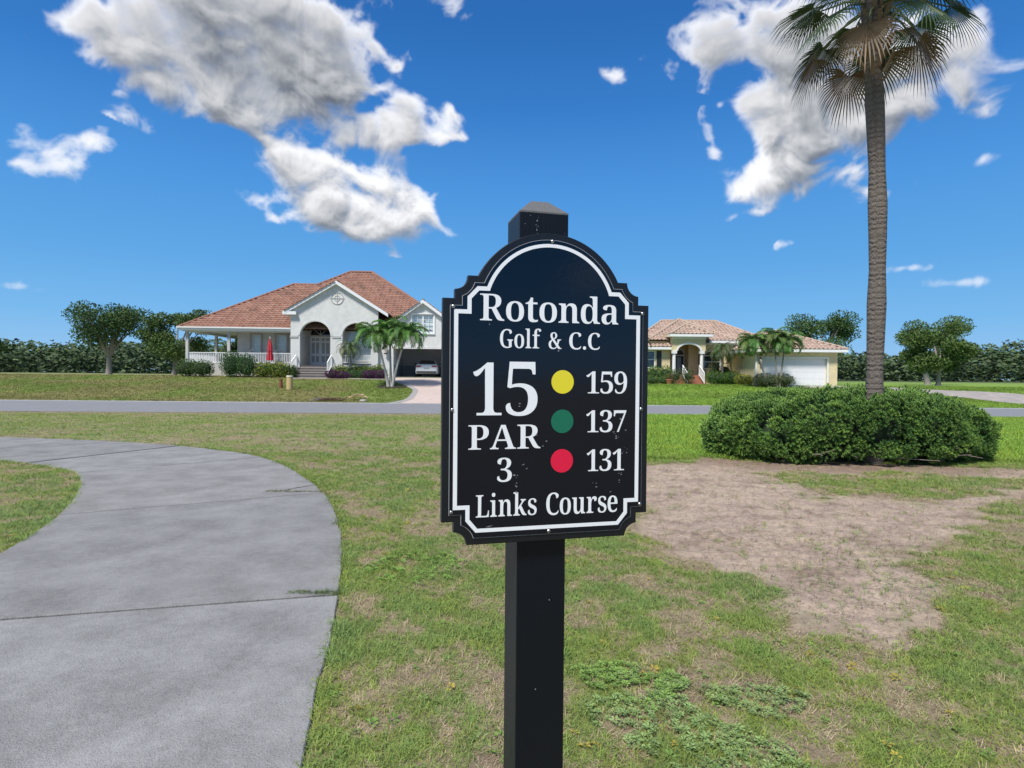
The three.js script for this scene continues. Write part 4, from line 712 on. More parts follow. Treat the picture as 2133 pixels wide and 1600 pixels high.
// foliage over a set of lumps [x, y, z, rx, ry, rz]; palette entries [r, g, b, share]
function foliage(lumps, count, size, palette, r, { up = 0.35, inner = 0.25, wid = 0.5, topTint = null } = {}) {
  const mb = new MB(), tot = lumps.reduce((s, l) => s + Math.pow(l[3] * l[4] * l[5], 0.66), 0);
  for (const [x, y, z, rx, ry, rz] of lumps) {
    const n = Math.round(count * Math.pow(rx * ry * rz, 0.66) / tot);
    for (let i = 0; i < n; i++) {
      const a = r() * 6.283, cz = r() * 2 - 1, s = Math.sqrt(1 - cz * cz), d = V(s * Math.cos(a), cz, s * Math.sin(a));
      const bump = 1 + 0.22 * noise3(d.x * 2.6 + x, d.y * 2.6 + y, d.z * 2.6 + z), k = bump * (1 - inner * Math.pow(r(), 2));
      const p = V(x + d.x * rx * k, y + d.y * ry * k, z + d.z * rz * k);
      if (p.y < 0.02) continue;
      const nr = V(d.x / rx, d.y / ry, d.z / rz).normalize(), dir = nr.clone().multiplyScalar(0.5).add(V(r() - 0.5, r() - 0.5 + up, r() - 0.5).multiplyScalar(1.5)).normalize();
      let q = r(), c = palette[0]; for (const e of palette) { c = e; if ((q -= e[3]) <= 0) break; }
      if (topTint && d.y > 0.1 && r() < topTint[3] * (0.4 + d.y)) c = topTint;
      const b = 0.72 + 0.56 * r();
      leaf(mb, p, dir, nr.clone().add(V(r() - 0.5, r() * 0.6, r() - 0.5)).normalize(), size * (0.7 + 0.6 * r()), size * wid, [c[0] * b, c[1] * b, c[2] * b]);
    }
  }
  return mb;
}
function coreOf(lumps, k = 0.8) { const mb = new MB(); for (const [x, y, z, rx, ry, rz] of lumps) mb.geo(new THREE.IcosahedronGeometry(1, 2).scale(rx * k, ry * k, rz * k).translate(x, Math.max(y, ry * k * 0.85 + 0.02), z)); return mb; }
function shrub(name, label, category, [x, z], lumps, count, size, palette, seed, opt = {}, group) {
  const o = thing(name, label, category, [x, land(x, z) - 0.03, z], 0, group), r = rng(seed);
  foliage(lumps, count, size, palette, r, opt).build('foliage', LM.leaf, o);
  coreOf(lumps, opt.core ?? 0.74).build('inner_twigs', LM.core, o);
  const st = new MB(); for (const [lx, ly, lz, rx] of lumps.slice(0, 5)) for (let k = 0; k < 3; k++) st.tube([V(lx + (r() - 0.5) * rx * 0.4, 0, lz + (r() - 0.5) * 0.2), V(lx + (r() - 0.5) * rx, ly, lz + (r() - 0.5) * rx * 0.5)], [0.025, 0.012], 5);
  st.build('stem', LM.twig, o);
  return o;
}
// a feather frond: a drooping midrib with a row of leaflets on either side
function frond(mb, base, az, el, len, { droop = 1.2, leaflet = 0.5, n = 34, wid = 0.035, hang = 0.5, vee = 0.5, rib = 0.02, col = [0.1, 0.19, 0.05], r, bare = 0.14, twist = 0 }) {
  const pts = [base.clone()], N = 14, h = V(Math.cos(az), 0, Math.sin(az)), side0 = V(-Math.sin(az), 0, Math.cos(az));
  let e = el; const p = base.clone();
  for (let i = 1; i <= N; i++) { e -= droop / N * (0.45 + 1.1 * i / N); p.addScaledVector(h, Math.cos(e) * len / N).addScaledVector(V(0, 1, 0), Math.sin(e) * len / N).addScaledVector(side0, twist * len / N * i / N); pts.push(p.clone()); }
  mb.tint(col[0] * 1.25, col[1] * 1.1, col[2] * 1.2); mb.tube(pts, pts.map((_, i) => rib * (1.15 - i / N)), 4, false);
  for (let k = 0; k < n; k++) {
    const t = bare + (1 - bare) * (k + 0.5) / n, i = Math.min(N - 1, Math.floor(t * N)), f = t * N - i, q = pts[i].clone().lerp(pts[i + 1], f), d = pts[i + 1].clone().sub(pts[i]).normalize(), up = new THREE.Vector3().crossVectors(side0, d).normalize(); if (up.y < 0) up.negate();
    const L = leaflet * Math.pow(Math.sin(Math.PI * clamp(0.12 + 0.84 * t, 0, 1)), 0.6) * (0.85 + 0.3 * r());
    for (const s of [-1, 1]) {
      const out = side0.clone().multiplyScalar(s).addScaledVector(d, 0.55 + 0.5 * t + (r() - 0.5) * 0.2).addScaledVector(up, vee * (0.7 + 0.6 * r())).normalize(), b = 0.75 + 0.5 * r();
      const a = q, m = a.clone().addScaledVector(out, L * 0.5), tip = m.clone().addScaledVector(out.clone().add(V(0, -hang * (0.6 + 0.8 * r()), 0)).normalize(), L * 0.5), wv = d.clone().multiplyScalar(wid / 2);
      mb.tint(col[0] * b, col[1] * b, col[2] * b);
      mb.quad(a.clone().sub(wv.clone().multiplyScalar(0.5)), a.clone().add(wv.clone().multiplyScalar(0.5)), m.clone().add(wv), m.clone().sub(wv)); mb.tri(m.clone().sub(wv), m.clone().add(wv), tip);
    }
  }
}
// palm clump with slender pale trunks; trunks: [lean x, lean z, height, fronds]
function feltPalm(name, label, [x, z], trunks, seed, o2 = {}) {
  const o = thing(name, label, 'palm', [x, land(x, z), z]), r = rng(seed), gr = o2.green ?? [0.095, 0.175, 0.042];
  for (const [bx, bz, lx, lz, h, n, dark] of trunks) {
    const pts = []; for (let i = 0; i <= 10; i++) { const t = i / 10; pts.push(V(bx + lx * (t * 0.75 + 0.25 * t * t), h * t - 0.1 * (1 - t), bz + lz * (t * 0.7 + 0.3 * t * t))); }
    const tr = new MB(); tr.tube(pts, pts.map((_, i) => (o2.r ?? 0.085) * (1.25 - 0.45 * Math.min(1, i / 5)) * (i === 0 ? 1.25 : 1)), 10); const trunk = tr.build('trunk', dark ? LM.bark : LM.paleBark, o, 0.8);
    const top = pts[10], d = pts[10].clone().sub(pts[9]).normalize(), sh = new MB(), e = top.clone().addScaledVector(d, o2.shaft ?? 0.5); sh.tube([top.clone().addScaledVector(d, -0.03), top.clone().lerp(e, 0.4), e], [0.075, 0.085, 0.04], 8); sh.build('crown_shaft', std(0.17, 0.25, 0.08, 0.6), trunk, 0.8);
    for (let k = 0; k < n; k++) {
      const az = k * 2.399 + r() * 0.5, lv = k / n, el = lerp(1.25, 0.05, Math.pow(lv, 0.8)) + (r() - 0.5) * 0.25, mb = new MB().tint(1, 1, 1), c = gr.map((v) => v * (0.8 + 0.4 * r()) * (k > n * 0.85 ? 0.85 : 1));
      frond(mb, e.clone().addScaledVector(d, -0.16 * lv), az, el, (o2.len ?? 1.5) * (0.8 + 0.35 * r()), { droop: (o2.droop ?? 1.9) + 0.5 * r() - 0.3 * (1 - lv), leaflet: o2.leaflet ?? 0.48, n: o2.n ?? 36, wid: o2.wid ?? 0.048, hang: o2.hang ?? 0.9, vee: o2.vee ?? 0.45, col: c, r, rib: 0.02 });
      mb.build('frond', LM.palm, o);
    }
  }
  return o;
}
{
  const hz = (u, w) => { const a = 4 * D2R, x = u, z = -w; return [-13.39 + x * Math.cos(a) + z * Math.sin(a), -45 - x * Math.sin(a) + z * Math.cos(a)]; };   // places beside the grey house
  // christmas palms on the left lawn, in a ring of mulch
  const px = -8.04, pz = -39;
  feltPalm('palm_clump', 'three pale slender palm trunks with green crowns beside the paver driveway', [px, pz], [[-0.1, 0.05, -0.72, 0.1, 3.05, 24], [0.02, -0.12, -0.16, -0.3, 3.4, 22], [0.12, 0.08, 0.85, 0.05, 3.15, 24]], 61, { len: 1.65, leaflet: 0.56, green: [0.10, 0.225, 0.045], droop: 1.9, shaft: 0.45 });
  { const g = new THREE.CylinderGeometry(0.95, 1.05, 0.1, 40, 3); const P = g.attributes.position, r = rng(3); for (let i = 0; i < P.count; i++) if (P.getY(i) > 0) P.setY(i, 0.03 + 0.05 * r()); g.computeVertexNormals(); const m = new THREE.Mesh(g, LM.mulch); m.name = numbered('mulch_ring'); m.position.set(px + 0.1, land(px, pz) + 0.0, pz); m.rotation.x = 0.09; scene.add(m); tag(m, 'dark round mulch bed at the foot of the three palm trunks', 'mulch bed'); }
  // pygmy date palm before the second arch
  { const [x, z] = hz(1.25, -0.9); const o = feltPalm('pygmy_palm', 'feathery young date palm in front of the second arch of the grey house', [x, z], [[0, 0, -0.05, 0, 2.1, 30, 1]], 67, { len: 1.25, leaflet: 0.24, droop: 2.0, n: 46, wid: 0.02, hang: 0.35, vee: 0.25, green: [0.15, 0.2, 0.085], r: 0.1, shaft: 0.2 }); }
  // the beds of the grey house
  const dk = [[0.05, 0.12, 0.038, 0.6], [0.085, 0.18, 0.05, 0.4]], yl = [[0.17, 0.24, 0.028, 0.45], [0.33, 0.34, 0.035, 0.3], [0.08, 0.15, 0.03, 0.25]], pu = [[0.085, 0.018, 0.085, 0.6], [0.14, 0.035, 0.13, 0.4]];
  const bed = (name, label, cat, a0, a1, w, h, dep, n, size, pal, seed, opt) => { const sc = 1 + w / 45.82, u0 = 10.22 + (a0 - 10.22) * sc, u1 = 10.22 + (a1 - 10.22) * sc, [x, z] = hz((u0 + u1) / 2, w), L = (u1 - u0), k = Math.max(2, Math.round(L / (dep * 1.1))), lumps = []; const r = rng(seed + 500); for (let i = 0; i < k; i++) lumps.push([((i + 0.5) / k - 0.5) * L * 0.98, h * 0.5 * (0.94 + 0.12 * r()), (r() - 0.5) * 0.2, L / k * 0.72, h * 0.52 * (0.92 + 0.16 * r()), dep * 0.55]); return shrub(name, label, cat, [x, z], lumps, n, size, pal, seed, opt); };
  bed('bush', 'large dark green bush before the porch railing of the grey house', 'bush', -8.3, -6.1, -0.9, 1.72, 1.3, 2600, 0.13, dk, 101, { up: 0.5 });
  bed('hedge', 'yellow-green hedge under the porch railing of the grey house', 'hedge', -6.0, -3.5, -1.0, 1.12, 0.9, 2400, 0.13, yl, 102);
  bed('bush', 'small green bush at the left side of the front steps', 'bush', -3.6, -2.95, -1.3, 0.92, 0.6, 700, 0.1, [[0.09, 0.14, 0.025, 0.6], [0.05, 0.1, 0.02, 0.4]], 103);
  bed('hedge', 'low yellow-green hedge behind the purple plants of the grey house', 'hedge', -0.2, 3.65, -0.75, 0.95, 0.8, 2400, 0.12, yl, 104);
  bed('bush', 'low dark green bush between the two purple plants', 'bush', 0.95, 2.2, -1.6, 0.62, 0.7, 1100, 0.09, dk, 105);
  bed('purple_plant', 'purple ground plant next to the front steps', 'plant', -0.7, 0.85, -1.8, 0.54, 0.8, 1500, 0.12, pu, 106, { up: 0.7, wid: 0.3 });
  bed('purple_plant', 'purple ground plant near the open garage', 'plant', 2.1, 3.7, -1.8, 0.58, 0.8, 1500, 0.12, pu, 107, { up: 0.7, wid: 0.3 });
  bed('bush', 'green bush at the far left end of the porch', 'bush', -11.6, -9.2, -0.6, 1.25, 1.1, 1900, 0.12, [[0.06, 0.13, 0.03, 0.6], [0.1, 0.16, 0.035, 0.4]], 108);
  { const [x, z] = hz(-9.6, 9); shrub('bush', 'light green bush seen through the gap at the end of the porch', 'bush', [x, z], [[0, 1.5, 0, 1.8, 1.5, 1.4], [0.3, 3.0, 0.2, 1.5, 1.2, 1.2], [1.8, 1.4, 0.2, 1.3, 1.3, 1], [-1.8, 1.6, 0, 1.4, 1.5, 1.2]], 3600, 0.2, [[0.1, 0.16, 0.03, 0.7], [0.17, 0.2, 0.04, 0.3]], 109); }
  // the garden of the cream house
  const rz = (u, w) => [15.88 + u, -45 - w], rb = (name, label, cat, a0, a1, w, h, dep, n, size, pal, seed, opt) => { const sc = 1 + w / 45, u0 = -15.9 + (a0 + 15.9) * sc, u1 = -15.9 + (a1 + 15.9) * sc, [x, z] = rz((u0 + u1) / 2, w), L = u1 - u0, k = Math.max(2, Math.round(L / (dep * 1.1))), lumps = [], r = rng(seed + 900); for (let i = 0; i < k; i++) lumps.push([((i + 0.5) / k - 0.5) * L * 0.98, h * 0.5 * (0.95 + 0.1 * r()), (r() - 0.5) * 0.15, L / k * 0.72, h * 0.52 * (0.94 + 0.12 * r()), dep * 0.55]); return shrub(name, label, cat, [x, z], lumps, n, size, pal, seed, opt); };
  rb('bush', 'rounded green bush under the shuttered window', 'bush', -5.6, -3.75, 3.4, 1.4, 1.2, 1900, 0.13, [[0.07, 0.16, 0.028, 0.6], [0.13, 0.24, 0.04, 0.4]], 121, { up: 0.5 });
  rb('hedge', 'low clipped hedge in front of the rounded bush', 'hedge', -5.7, -3.8, 2.3, 0.62, 0.8, 1300, 0.09, [[0.085, 0.175, 0.035, 0.6], [0.13, 0.22, 0.04, 0.4]], 122);
  rb('hedge', 'dark green hedge to the right of the brick steps', 'hedge', -0.95, 1.45, 2.4, 1.05, 1.2, 2600, 0.11, [[0.055, 0.13, 0.024, 0.6], [0.11, 0.21, 0.035, 0.4]], 123);
  rb('croton', 'yellow-leaved bush behind the dark green hedge', 'bush', -0.85, 0.75, 3.3, 1.75, 1.0, 1000, 0.15, [[0.25, 0.22, 0.03, 0.45], [0.1, 0.14, 0.03, 0.55]], 124, { up: 0.8, wid: 0.3 });
  rb('hedge', 'yellow-green hedge along the side of the garage', 'hedge', 1.2, 2.75, 0.9, 0.82, 0.8, 1800, 0.1, [[0.21, 0.24, 0.028, 0.5], [0.38, 0.35, 0.04, 0.25], [0.09, 0.15, 0.03, 0.25]], 125);
  rb('mound_shrub', 'grey-green mounded shrub around the two palm trunks', 'shrub', 2.75, 5.35, -2.0, 1.0, 1.7, 3600, 0.13, [[0.1, 0.13, 0.05, 0.6], [0.16, 0.175, 0.075, 0.4]], 126, { up: 0.6, wid: 0.22 });
  rb('bush', 'loose leafy bush beside the terracotta pot', 'bush', -3.75, -2.1, 2.2, 1.3, 0.9, 800, 0.12, [[0.06, 0.11, 0.04, 0.6], [0.14, 0.15, 0.07, 0.4]], 127, { core: 0.4, inner: 0.7, up: 0.7 });
  { const [x, z] = rz(3.15, -2.3); feltPalm('palm_clump', 'palms with a leaning trunk in front of the white garage door', [x, z], [[-0.5, 0.1, -1.15, 0.05, 2.95, 24, 1], [0.15, 0, -0.25, 0, 3.35, 18, 1], [0.3, 0.05, 0.3, 0.1, 3.05, 24, 1]], 71, { len: 1.5, leaflet: 0.52, droop: 2.1, shaft: 0.35, green: [0.10, 0.205, 0.048], r: 0.07 }); }
  { const [x, z] = rz(1.05, 2.6); feltPalm('pygmy_palm', 'feathery drooping palm before the arched window of the cream house', [x, z], [[0, 0, 0.05, 0, 2.7, 40, 1]], 73, { len: 1.75, leaflet: 0.28, droop: 2.5, n: 46, wid: 0.022, hang: 0.4, vee: 0.2, green: [0.105, 0.155, 0.055], r: 0.1, shaft: 0.2 }); }
  { const [x, z] = rz(-6.5, -1.2); feltPalm('palm', 'small palm half hidden behind the right edge of the sign', [x, z], [[0, 0, -0.1, 0, 2.6, 12, 1]], 74, { len: 1.2, leaflet: 0.4, green: [0.08, 0.14, 0.04], r: 0.07 }); }
  // trees that close the view beside the houses
  const tree = (name, label, x, z, h, s, seed, pal) => {
    const o = thing(name, label, 'tree', [x, land(x, z), z]), r = rng(seed), tr = new MB(), base = V(0, -0.2, 0), fork = V((r() - 0.5) * 0.5, h * 0.24, (r() - 0.5) * 0.5); tr.tube([base, V(0.05, 0.3, 0), fork], [0.32 * s / 3, 0.22 * s / 3, 0.17 * s / 3], 9);
    const lumps = [];
    for (let k = 0; k < 15; k++) { const a = k * 2.4 + r(), q = V(Math.cos(a) * s * (0.25 + 0.55 * r()), h * (0.34 + 0.56 * r()), Math.sin(a) * s * (0.25 + 0.55 * r())); tr.tube([fork, fork.clone().lerp(q, 0.5).add(V(0, 0.2, 0)), q], [0.11 * s / 3, 0.07 * s / 3, 0.03], 6); const e = s * (0.2 + 0.2 * r()); lumps.push([q.x, q.y, q.z, e * 1.15, e * 0.75, e * 1.15]); }
    tr.build('trunk', LM.bark, o, 0.9); foliage(lumps, 8500, 0.27, pal, r, { inner: 0.75, up: 0.2 }).build('crown', LM.leaf, o);
  };
  const gA = [[0.075, 0.14, 0.034, 0.6], [0.12, 0.18, 0.045, 0.4]], gB = [[0.05, 0.11, 0.03, 0.6], [0.09, 0.155, 0.04, 0.4]];
  tree('tree', 'broad green tree just left of the porch of the grey house', -31.5, -55, 6.2, 3.2, 141, gA); tree('tree', 'dark tree further left behind the grey house lawn', -41, -60, 7.4, 3.8, 142, gB); tree('tree', 'small round tree at the left edge of the view', -45.5, -49, 4.6, 2.4, 143, gA);
  tree('tree', 'tall green tree to the right of the garage of the cream house', 31.5, -60, 7.2, 3.6, 144, gB); tree('tree', 'small tree at the right edge of the view', 37.5, -52, 5, 2.6, 145, gA); tree('tree', 'spreading tree behind the lawn at the far right', 45, -64, 7, 3.8, 146, gA);
  tree('tree', 'dark green tree seen through the porch of the grey house', -27.5, -66, 6.5, 3.4, 147, gB);
}
{ // the far line of trees at the end of the land
  const r = rng(5151), mb = new MB().tint(1, 1, 1);
  for (let k = 0; k < 110000; k++) {
    const side = r() < 0.5 ? -1 : 1, x = side * 370 * r(), z = -(150 + 90 * r()), top = 5.5 + 5.5 * (0.5 + noise3(x * 0.035, 1, z * 0.02)) + 2.2 * noise3(x * 0.16, 4, z * 0.1), y = 1 + top * Math.pow(r(), 0.75), b = 0.7 + 0.6 * r(), a = r() * 6.28, q = r();
    leaf(mb, V(x, y, z), V(Math.cos(a), 0.5 * (r() - 0.3), Math.sin(a)).normalize(), V(r() - 0.5, 1, r()).normalize(), 1.5, 1.3, q < 0.6 ? [0.06 * b, 0.105 * b, 0.04 * b] : [0.085 * b, 0.13 * b, 0.045 * b]);
  }
  tag(mb.build('far_wood', LM.leaf), 'far line of trees along the horizon beyond the houses', 'wood', null, 'stuff');
}
// the big juniper beside the sandy strip: sprays of scale leaves over a low wide mound
{
  const JX = 6.4, JZ = -12.1, o = thing('juniper_bush', 'large dense dark green juniper bush at the edge of the sandy strip', 'bush', [JX, land(JX, JZ), JZ]), r = rng(88);
  const lumps = [[-1.75, 0.42, 0.25, 0.62, 0.46, 0.8], [-1.2, 0.5, 0.75, 0.75, 0.52, 0.7], [-1.25, 0.56, -0.3, 0.8, 0.5, 0.9], [-0.5, 0.62, 0.9, 0.85, 0.6, 0.72], [-0.4, 0.66, -0.1, 1.0, 0.56, 1.0], [0.35, 0.62, 0.95, 0.85, 0.6, 0.75], [0.6, 0.70, 0.0, 1.1, 0.56, 1.1], [1.15, 0.6, 0.9, 0.85, 0.58, 0.75], [1.6, 0.64, 0.0, 1.0, 0.56, 1.0], [2.1, 0.5, 0.4, 0.7, 0.5, 0.8]];
  const tuft = new MB().tint(1, 1, 1);
  for (let k = 0; k < 16; k++) { const a = k * 2.4, sp = 0.15 + 0.75 * (k / 16), y0 = 0.01 * (k % 4), d = V(Math.cos(a) * sp, 1, Math.sin(a) * sp).normalize(), L = 0.05 * (0.8 + 0.35 * r()), b = V(0, y0, 0), t = b.clone().addScaledVector(d, L), m = b.clone().addScaledVector(d, L * 0.5), s = V(-Math.sin(a), 0, Math.cos(a)).multiplyScalar(0.006); const g = 0.85 + 0.3 * r(); tuft.tint(g, g, g); tuft.tri(b, m.clone().add(s), t).tri(b, t, m.clone().sub(s)); }
  const heads = [];                                                   // plume-like heads crowd the surface of the mound
  for (let i = 0; i < 2300; i++) {
    const l = lumps[Math.floor(r() * lumps.length)], a = r() * 6.283, cy = r() * 1.75 - 0.75, s = Math.sqrt(Math.max(0, 1 - cy * cy)), d = V(s * Math.cos(a), cy, s * Math.sin(a)).normalize(), n = 0.16 * noise3(d.x * 2.6 + l[0], d.y * 2.6, d.z * 2.6 + l[2]), k = 0.94 + n + 0.08 * (r() - 0.5);
    const p = V(l[0] + d.x * l[3] * k, l[1] + d.y * l[4] * k, l[2] + d.z * l[5] * k);
    if (p.y < 0.1) p.y = 0.1 + 0.1 * r();
    if (lumps.some((q) => q !== l && Math.hypot((p.x - q[0]) / q[3], (p.y - q[1]) / q[4], (p.z - q[2]) / q[5]) < 0.82)) continue;
    heads.push([p, V(d.x / l[3], d.y / l[4] + 0.5, d.z / l[5]).normalize(), 0.085 + 0.075 * r(), r()]);
  }
  const per = 40, N = heads.length * per, tg = tuft.geometry(), mat = new THREE.MeshStandardMaterial({ roughness: 0.75, vertexColors: true }), im = new THREE.InstancedMesh(tg, mat, N), q = new THREE.Quaternion(), up = V(0, 1, 0), m4 = new THREE.Matrix4();
  heads.forEach(([p, ax, rad, tn], h) => {
    for (let i = 0; i < per; i++) {
      const d = V(r() * 2 - 1, r() * 2 - 1, r() * 2 - 1).normalize(); if (d.dot(ax) < -0.25) d.addScaledVector(ax, -2 * d.dot(ax));
      const along = d.dot(ax), pt = p.clone().addScaledVector(d, rad * (0.75 + 0.3 * r())).addScaledVector(ax, rad * 0.45 * Math.max(0, along)), dir = d.clone().addScaledVector(ax, 0.7).add(V(r() - 0.5, r() - 0.3, r() - 0.5).multiplyScalar(0.6)).normalize(), sc = 0.7 + 0.5 * r();
      if (pt.y < 0.03) pt.y = 0.03 + 0.05 * r();
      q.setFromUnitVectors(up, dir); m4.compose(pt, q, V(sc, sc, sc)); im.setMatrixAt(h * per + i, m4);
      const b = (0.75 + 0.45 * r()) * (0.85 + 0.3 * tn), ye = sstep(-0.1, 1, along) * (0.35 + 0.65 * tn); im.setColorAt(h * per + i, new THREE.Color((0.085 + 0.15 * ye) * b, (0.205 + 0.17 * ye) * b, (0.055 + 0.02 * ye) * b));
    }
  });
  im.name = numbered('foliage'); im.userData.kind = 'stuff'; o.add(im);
  coreOf(lumps, 0.74).build('inner_twigs', LM.core, o);
  const tw = new MB(); for (let k = 0; k < 26; k++) { const x = -1.5 + 3.4 * r(), z = 0.6 + 0.7 * r(); tw.tube([V(x, 0.02, z), V(x + (r() - 0.5) * 0.5, 0.12 + 0.2 * r(), z + 0.35), V(x + (r() - 0.5) * 0.9, 0.05 + 0.3 * r(), z + 0.62)], [0.016, 0.01, 0.005], 5); } tw.build('branch', std(0.20, 0.165, 0.14, 0.9), o);
}
// the cabbage palm above the right edge of the view
{
  const X = 6.75, Z = -11, o = thing('fan_palm', 'tall fan palm with spiky dark fronds at the upper right', 'palm', [X, land(X, Z), Z]), r = rng(91), H = 8.55;
  const pts = []; for (let i = 0; i <= 14; i++) { const t = i / 14; pts.push(V(-0.12 * t + 0.13 * Math.sin(t * 4.2) * t, H * t - 0.1, 0.06 * t)); }
  const tr = new MB(); tr.tube(pts, pts.map((_, i) => 0.135 + 0.05 * Math.max(0, 1 - i / 2) + 0.012 * ((i * 7) % 3)), 14); const trunk = tr.build('trunk', std(0.17, 0.145, 0.125, 0.95, { map: again(TX.bark, 0.6), bumpMap: again(TX.bark, 0.6), bumpScale: 0.05 }), o, 0.8);
  const bt = new MB(); for (let k = 0; k < 46; k++) { const a = k * 2.399, y = H - 1.5 + 1.45 * k / 46, d = V(Math.cos(a), 0, Math.sin(a)), b = V(-0.1, y, 0.05).addScaledVector(d, 0.14); bt.bar(b, b.clone().addScaledVector(d, 0.16).add(V(0, 0.3, 0)), 0.07, 0.025); } bt.build('leaf_base', std(0.2, 0.15, 0.1, 0.95), trunk);
  for (let k = 0; k < 30; k++) {
    const az = k * 2.399 + 0.35, lv = k / 30, el = lerp(1.25, -0.75, lv), L = 0.95 + 0.3 * r(), h = V(Math.cos(az), 0, Math.sin(az)), side = V(-h.z, 0, h.x), base = V(-0.12, H + 0.12 - 0.3 * lv, 0.06), mb = new MB().tint(0.09, 0.13, 0.05);
    const e1 = el - 0.35, pet = [base, base.clone().addScaledVector(h, Math.cos(el) * L * 0.5).add(V(0, Math.sin(el) * L * 0.5, 0)), base.clone().addScaledVector(h, Math.cos(el) * L * 0.5 + Math.cos(e1) * L * 0.5).add(V(0, Math.sin(el) * L * 0.5 + Math.sin(e1) * L * 0.5, 0))];
    mb.tube(pet, [0.026, 0.018, 0.014], 5);
    const hub = pet[2], ax = h.clone().multiplyScalar(Math.cos(e1 - 0.25)).add(V(0, Math.sin(e1 - 0.25), 0)), nr = new THREE.Vector3().crossVectors(side, ax).normalize(), S = 40, c0 = 0.75 + 0.5 * r(), dead = k >= 25;
    for (let j = 0; j < S; j++) {
      const t = (j + 0.5) / S * 2 - 1, a = t * 2.05, d = ax.clone().multiplyScalar(Math.cos(a)).addScaledVector(side, Math.sin(a)).addScaledVector(nr, -0.25 * Math.abs(t)).normalize(), len = (0.92 - 0.3 * Math.abs(t)) * (0.9 + 0.2 * r()), wv = ax.clone().multiplyScalar(-Math.sin(a)).addScaledVector(side, Math.cos(a)).multiplyScalar(0.016), b = c0 * (0.8 + 0.4 * r());
      const m = hub.clone().addScaledVector(d, len * 0.45), m2 = m.clone().addScaledVector(d, len * 0.25).add(V(0, -0.05, 0)), tip = m2.clone().addScaledVector(d.clone().add(V(0, -0.9, 0)).normalize(), len * 0.34), up = nr.clone().multiplyScalar(0.012);
      if (dead) mb.tint(0.2 * b, 0.14 * b, 0.08 * b); else mb.tint(0.05 * b, 0.085 * b, 0.03 * b);
      mb.tri(hub, m.clone().add(wv), m.clone().add(up)).tri(hub, m.clone().add(up), m.clone().sub(wv)).quad(m.clone().sub(wv), m.clone().add(wv), m2.clone().addScaledVector(wv, 0.7), m2.clone().addScaledVector(wv, -0.7)).tri(m2.clone().addScaledVector(wv, 0.7), tip, m2.clone().addScaledVector(wv, -0.7));
    }
    mb.build('frond', LM.palm, o);
  }
}
// ------------------------------------------------------------------ drives and walks on the far side of the street
const onDrive = [];
function ribbon(name, left, right, lift, mat, n = 60) {              // a paved strip between two edges given as [x, metres ahead]
  const cv = (l) => new THREE.CatmullRomCurve3(l.map(([x, d]) => V(x, 0, -d)), false, 'catmullrom', 0.5).getSpacedPoints(n), A = cv(left), B = cv(right), p = [], uv = [], idx = [], m = 10;
  for (let i = 0; i <= n; i++) for (let j = 0; j <= m; j++) { const q = A[i].clone().lerp(B[i], j / m); p.push(q.x, land(q.x, q.z) + lift, q.z); uv.push(q.x, q.z); if (i < n && j < m) { const k = i * (m + 1) + j; idx.push(k, k + 1, k + m + 2, k, k + m + 2, k + m + 1); } }
  const g = new THREE.BufferGeometry(); g.setAttribute('position', new THREE.Float32BufferAttribute(p, 3)); g.setAttribute('uv', new THREE.Float32BufferAttribute(uv, 2)); g.setIndex(idx); g.computeVertexNormals();
  if (g.attributes.normal.getY(0) < 0) { g.index.array.reverse(); g.computeVertexNormals(); }
  const o = new THREE.Mesh(g, mat); o.name = numbered(name); scene.add(o); onDrive.push([...A, ...B.slice().reverse()].filter((_, i) => i % 3 === 0).map((q) => [q.x, -q.z]));
  return tag(o, null, null, null, 'structure');
}
const paverMat = std(0.60, 0.50, 0.455, 0.85, { map: again(TX.paver, 0.5) });
ribbon('paver_driveway', [[-9.25, 44.7], [-8.5, 42.4], [-7.15, 40.4], [-6.2, 38.3], [-5.8, 36.4], [-5.6, 34.2], [-5.7, 33.1], [-6.3, 31.95]], [[-4.3, 45.0], [-3.4, 43], [-2.3, 41], [-1.3, 38.6], [-0.7, 36.4], [-0.4, 34.2], [-0.2, 33.1], [0.5, 31.95]], 0.022, paverMat);
ribbon('driveway_border', [[-9.5, 44.7], [-8.85, 42.2], [-7.5, 40.2], [-6.55, 38.2], [-6.15, 36.4], [-5.95, 34.2], [-6.1, 33.1], [-6.9, 31.95]], [[-9.25, 44.7], [-8.5, 42.4], [-7.15, 40.4], [-6.2, 38.3], [-5.8, 36.4], [-5.6, 34.2], [-5.7, 33.1], [-6.3, 31.95]], 0.03, std(0.36, 0.36, 0.36, 0.85, { map: again(TX.paver, 0.7) }));
const walkMat = std(0.46, 0.42, 0.38, 0.9, { map: again(TX.concrete, 0.4) });
ribbon('walkway', [[-16.3, 42.6], [-13.5, 42.75], [-11, 42.6], [-8.9, 42.3]], [[-16.3, 43.6], [-13.5, 43.75], [-11, 43.6], [-8.9, 43.3]], 0.026, walkMat, 30);
ribbon('concrete_driveway', [[18.2, 44.9], [18.4, 44.2], [19.6, 43.4], [22.5, 42.4], [26, 40.2], [29, 36.5], [30, 32]], [[24.6, 44.9], [25.4, 44.7], [27, 44.2], [30, 42.6], [33, 40], [35, 36.5], [36, 32]], 0.024, std(0.47, 0.42, 0.38, 0.9, { map: again(TX.concrete, 0.4) }));

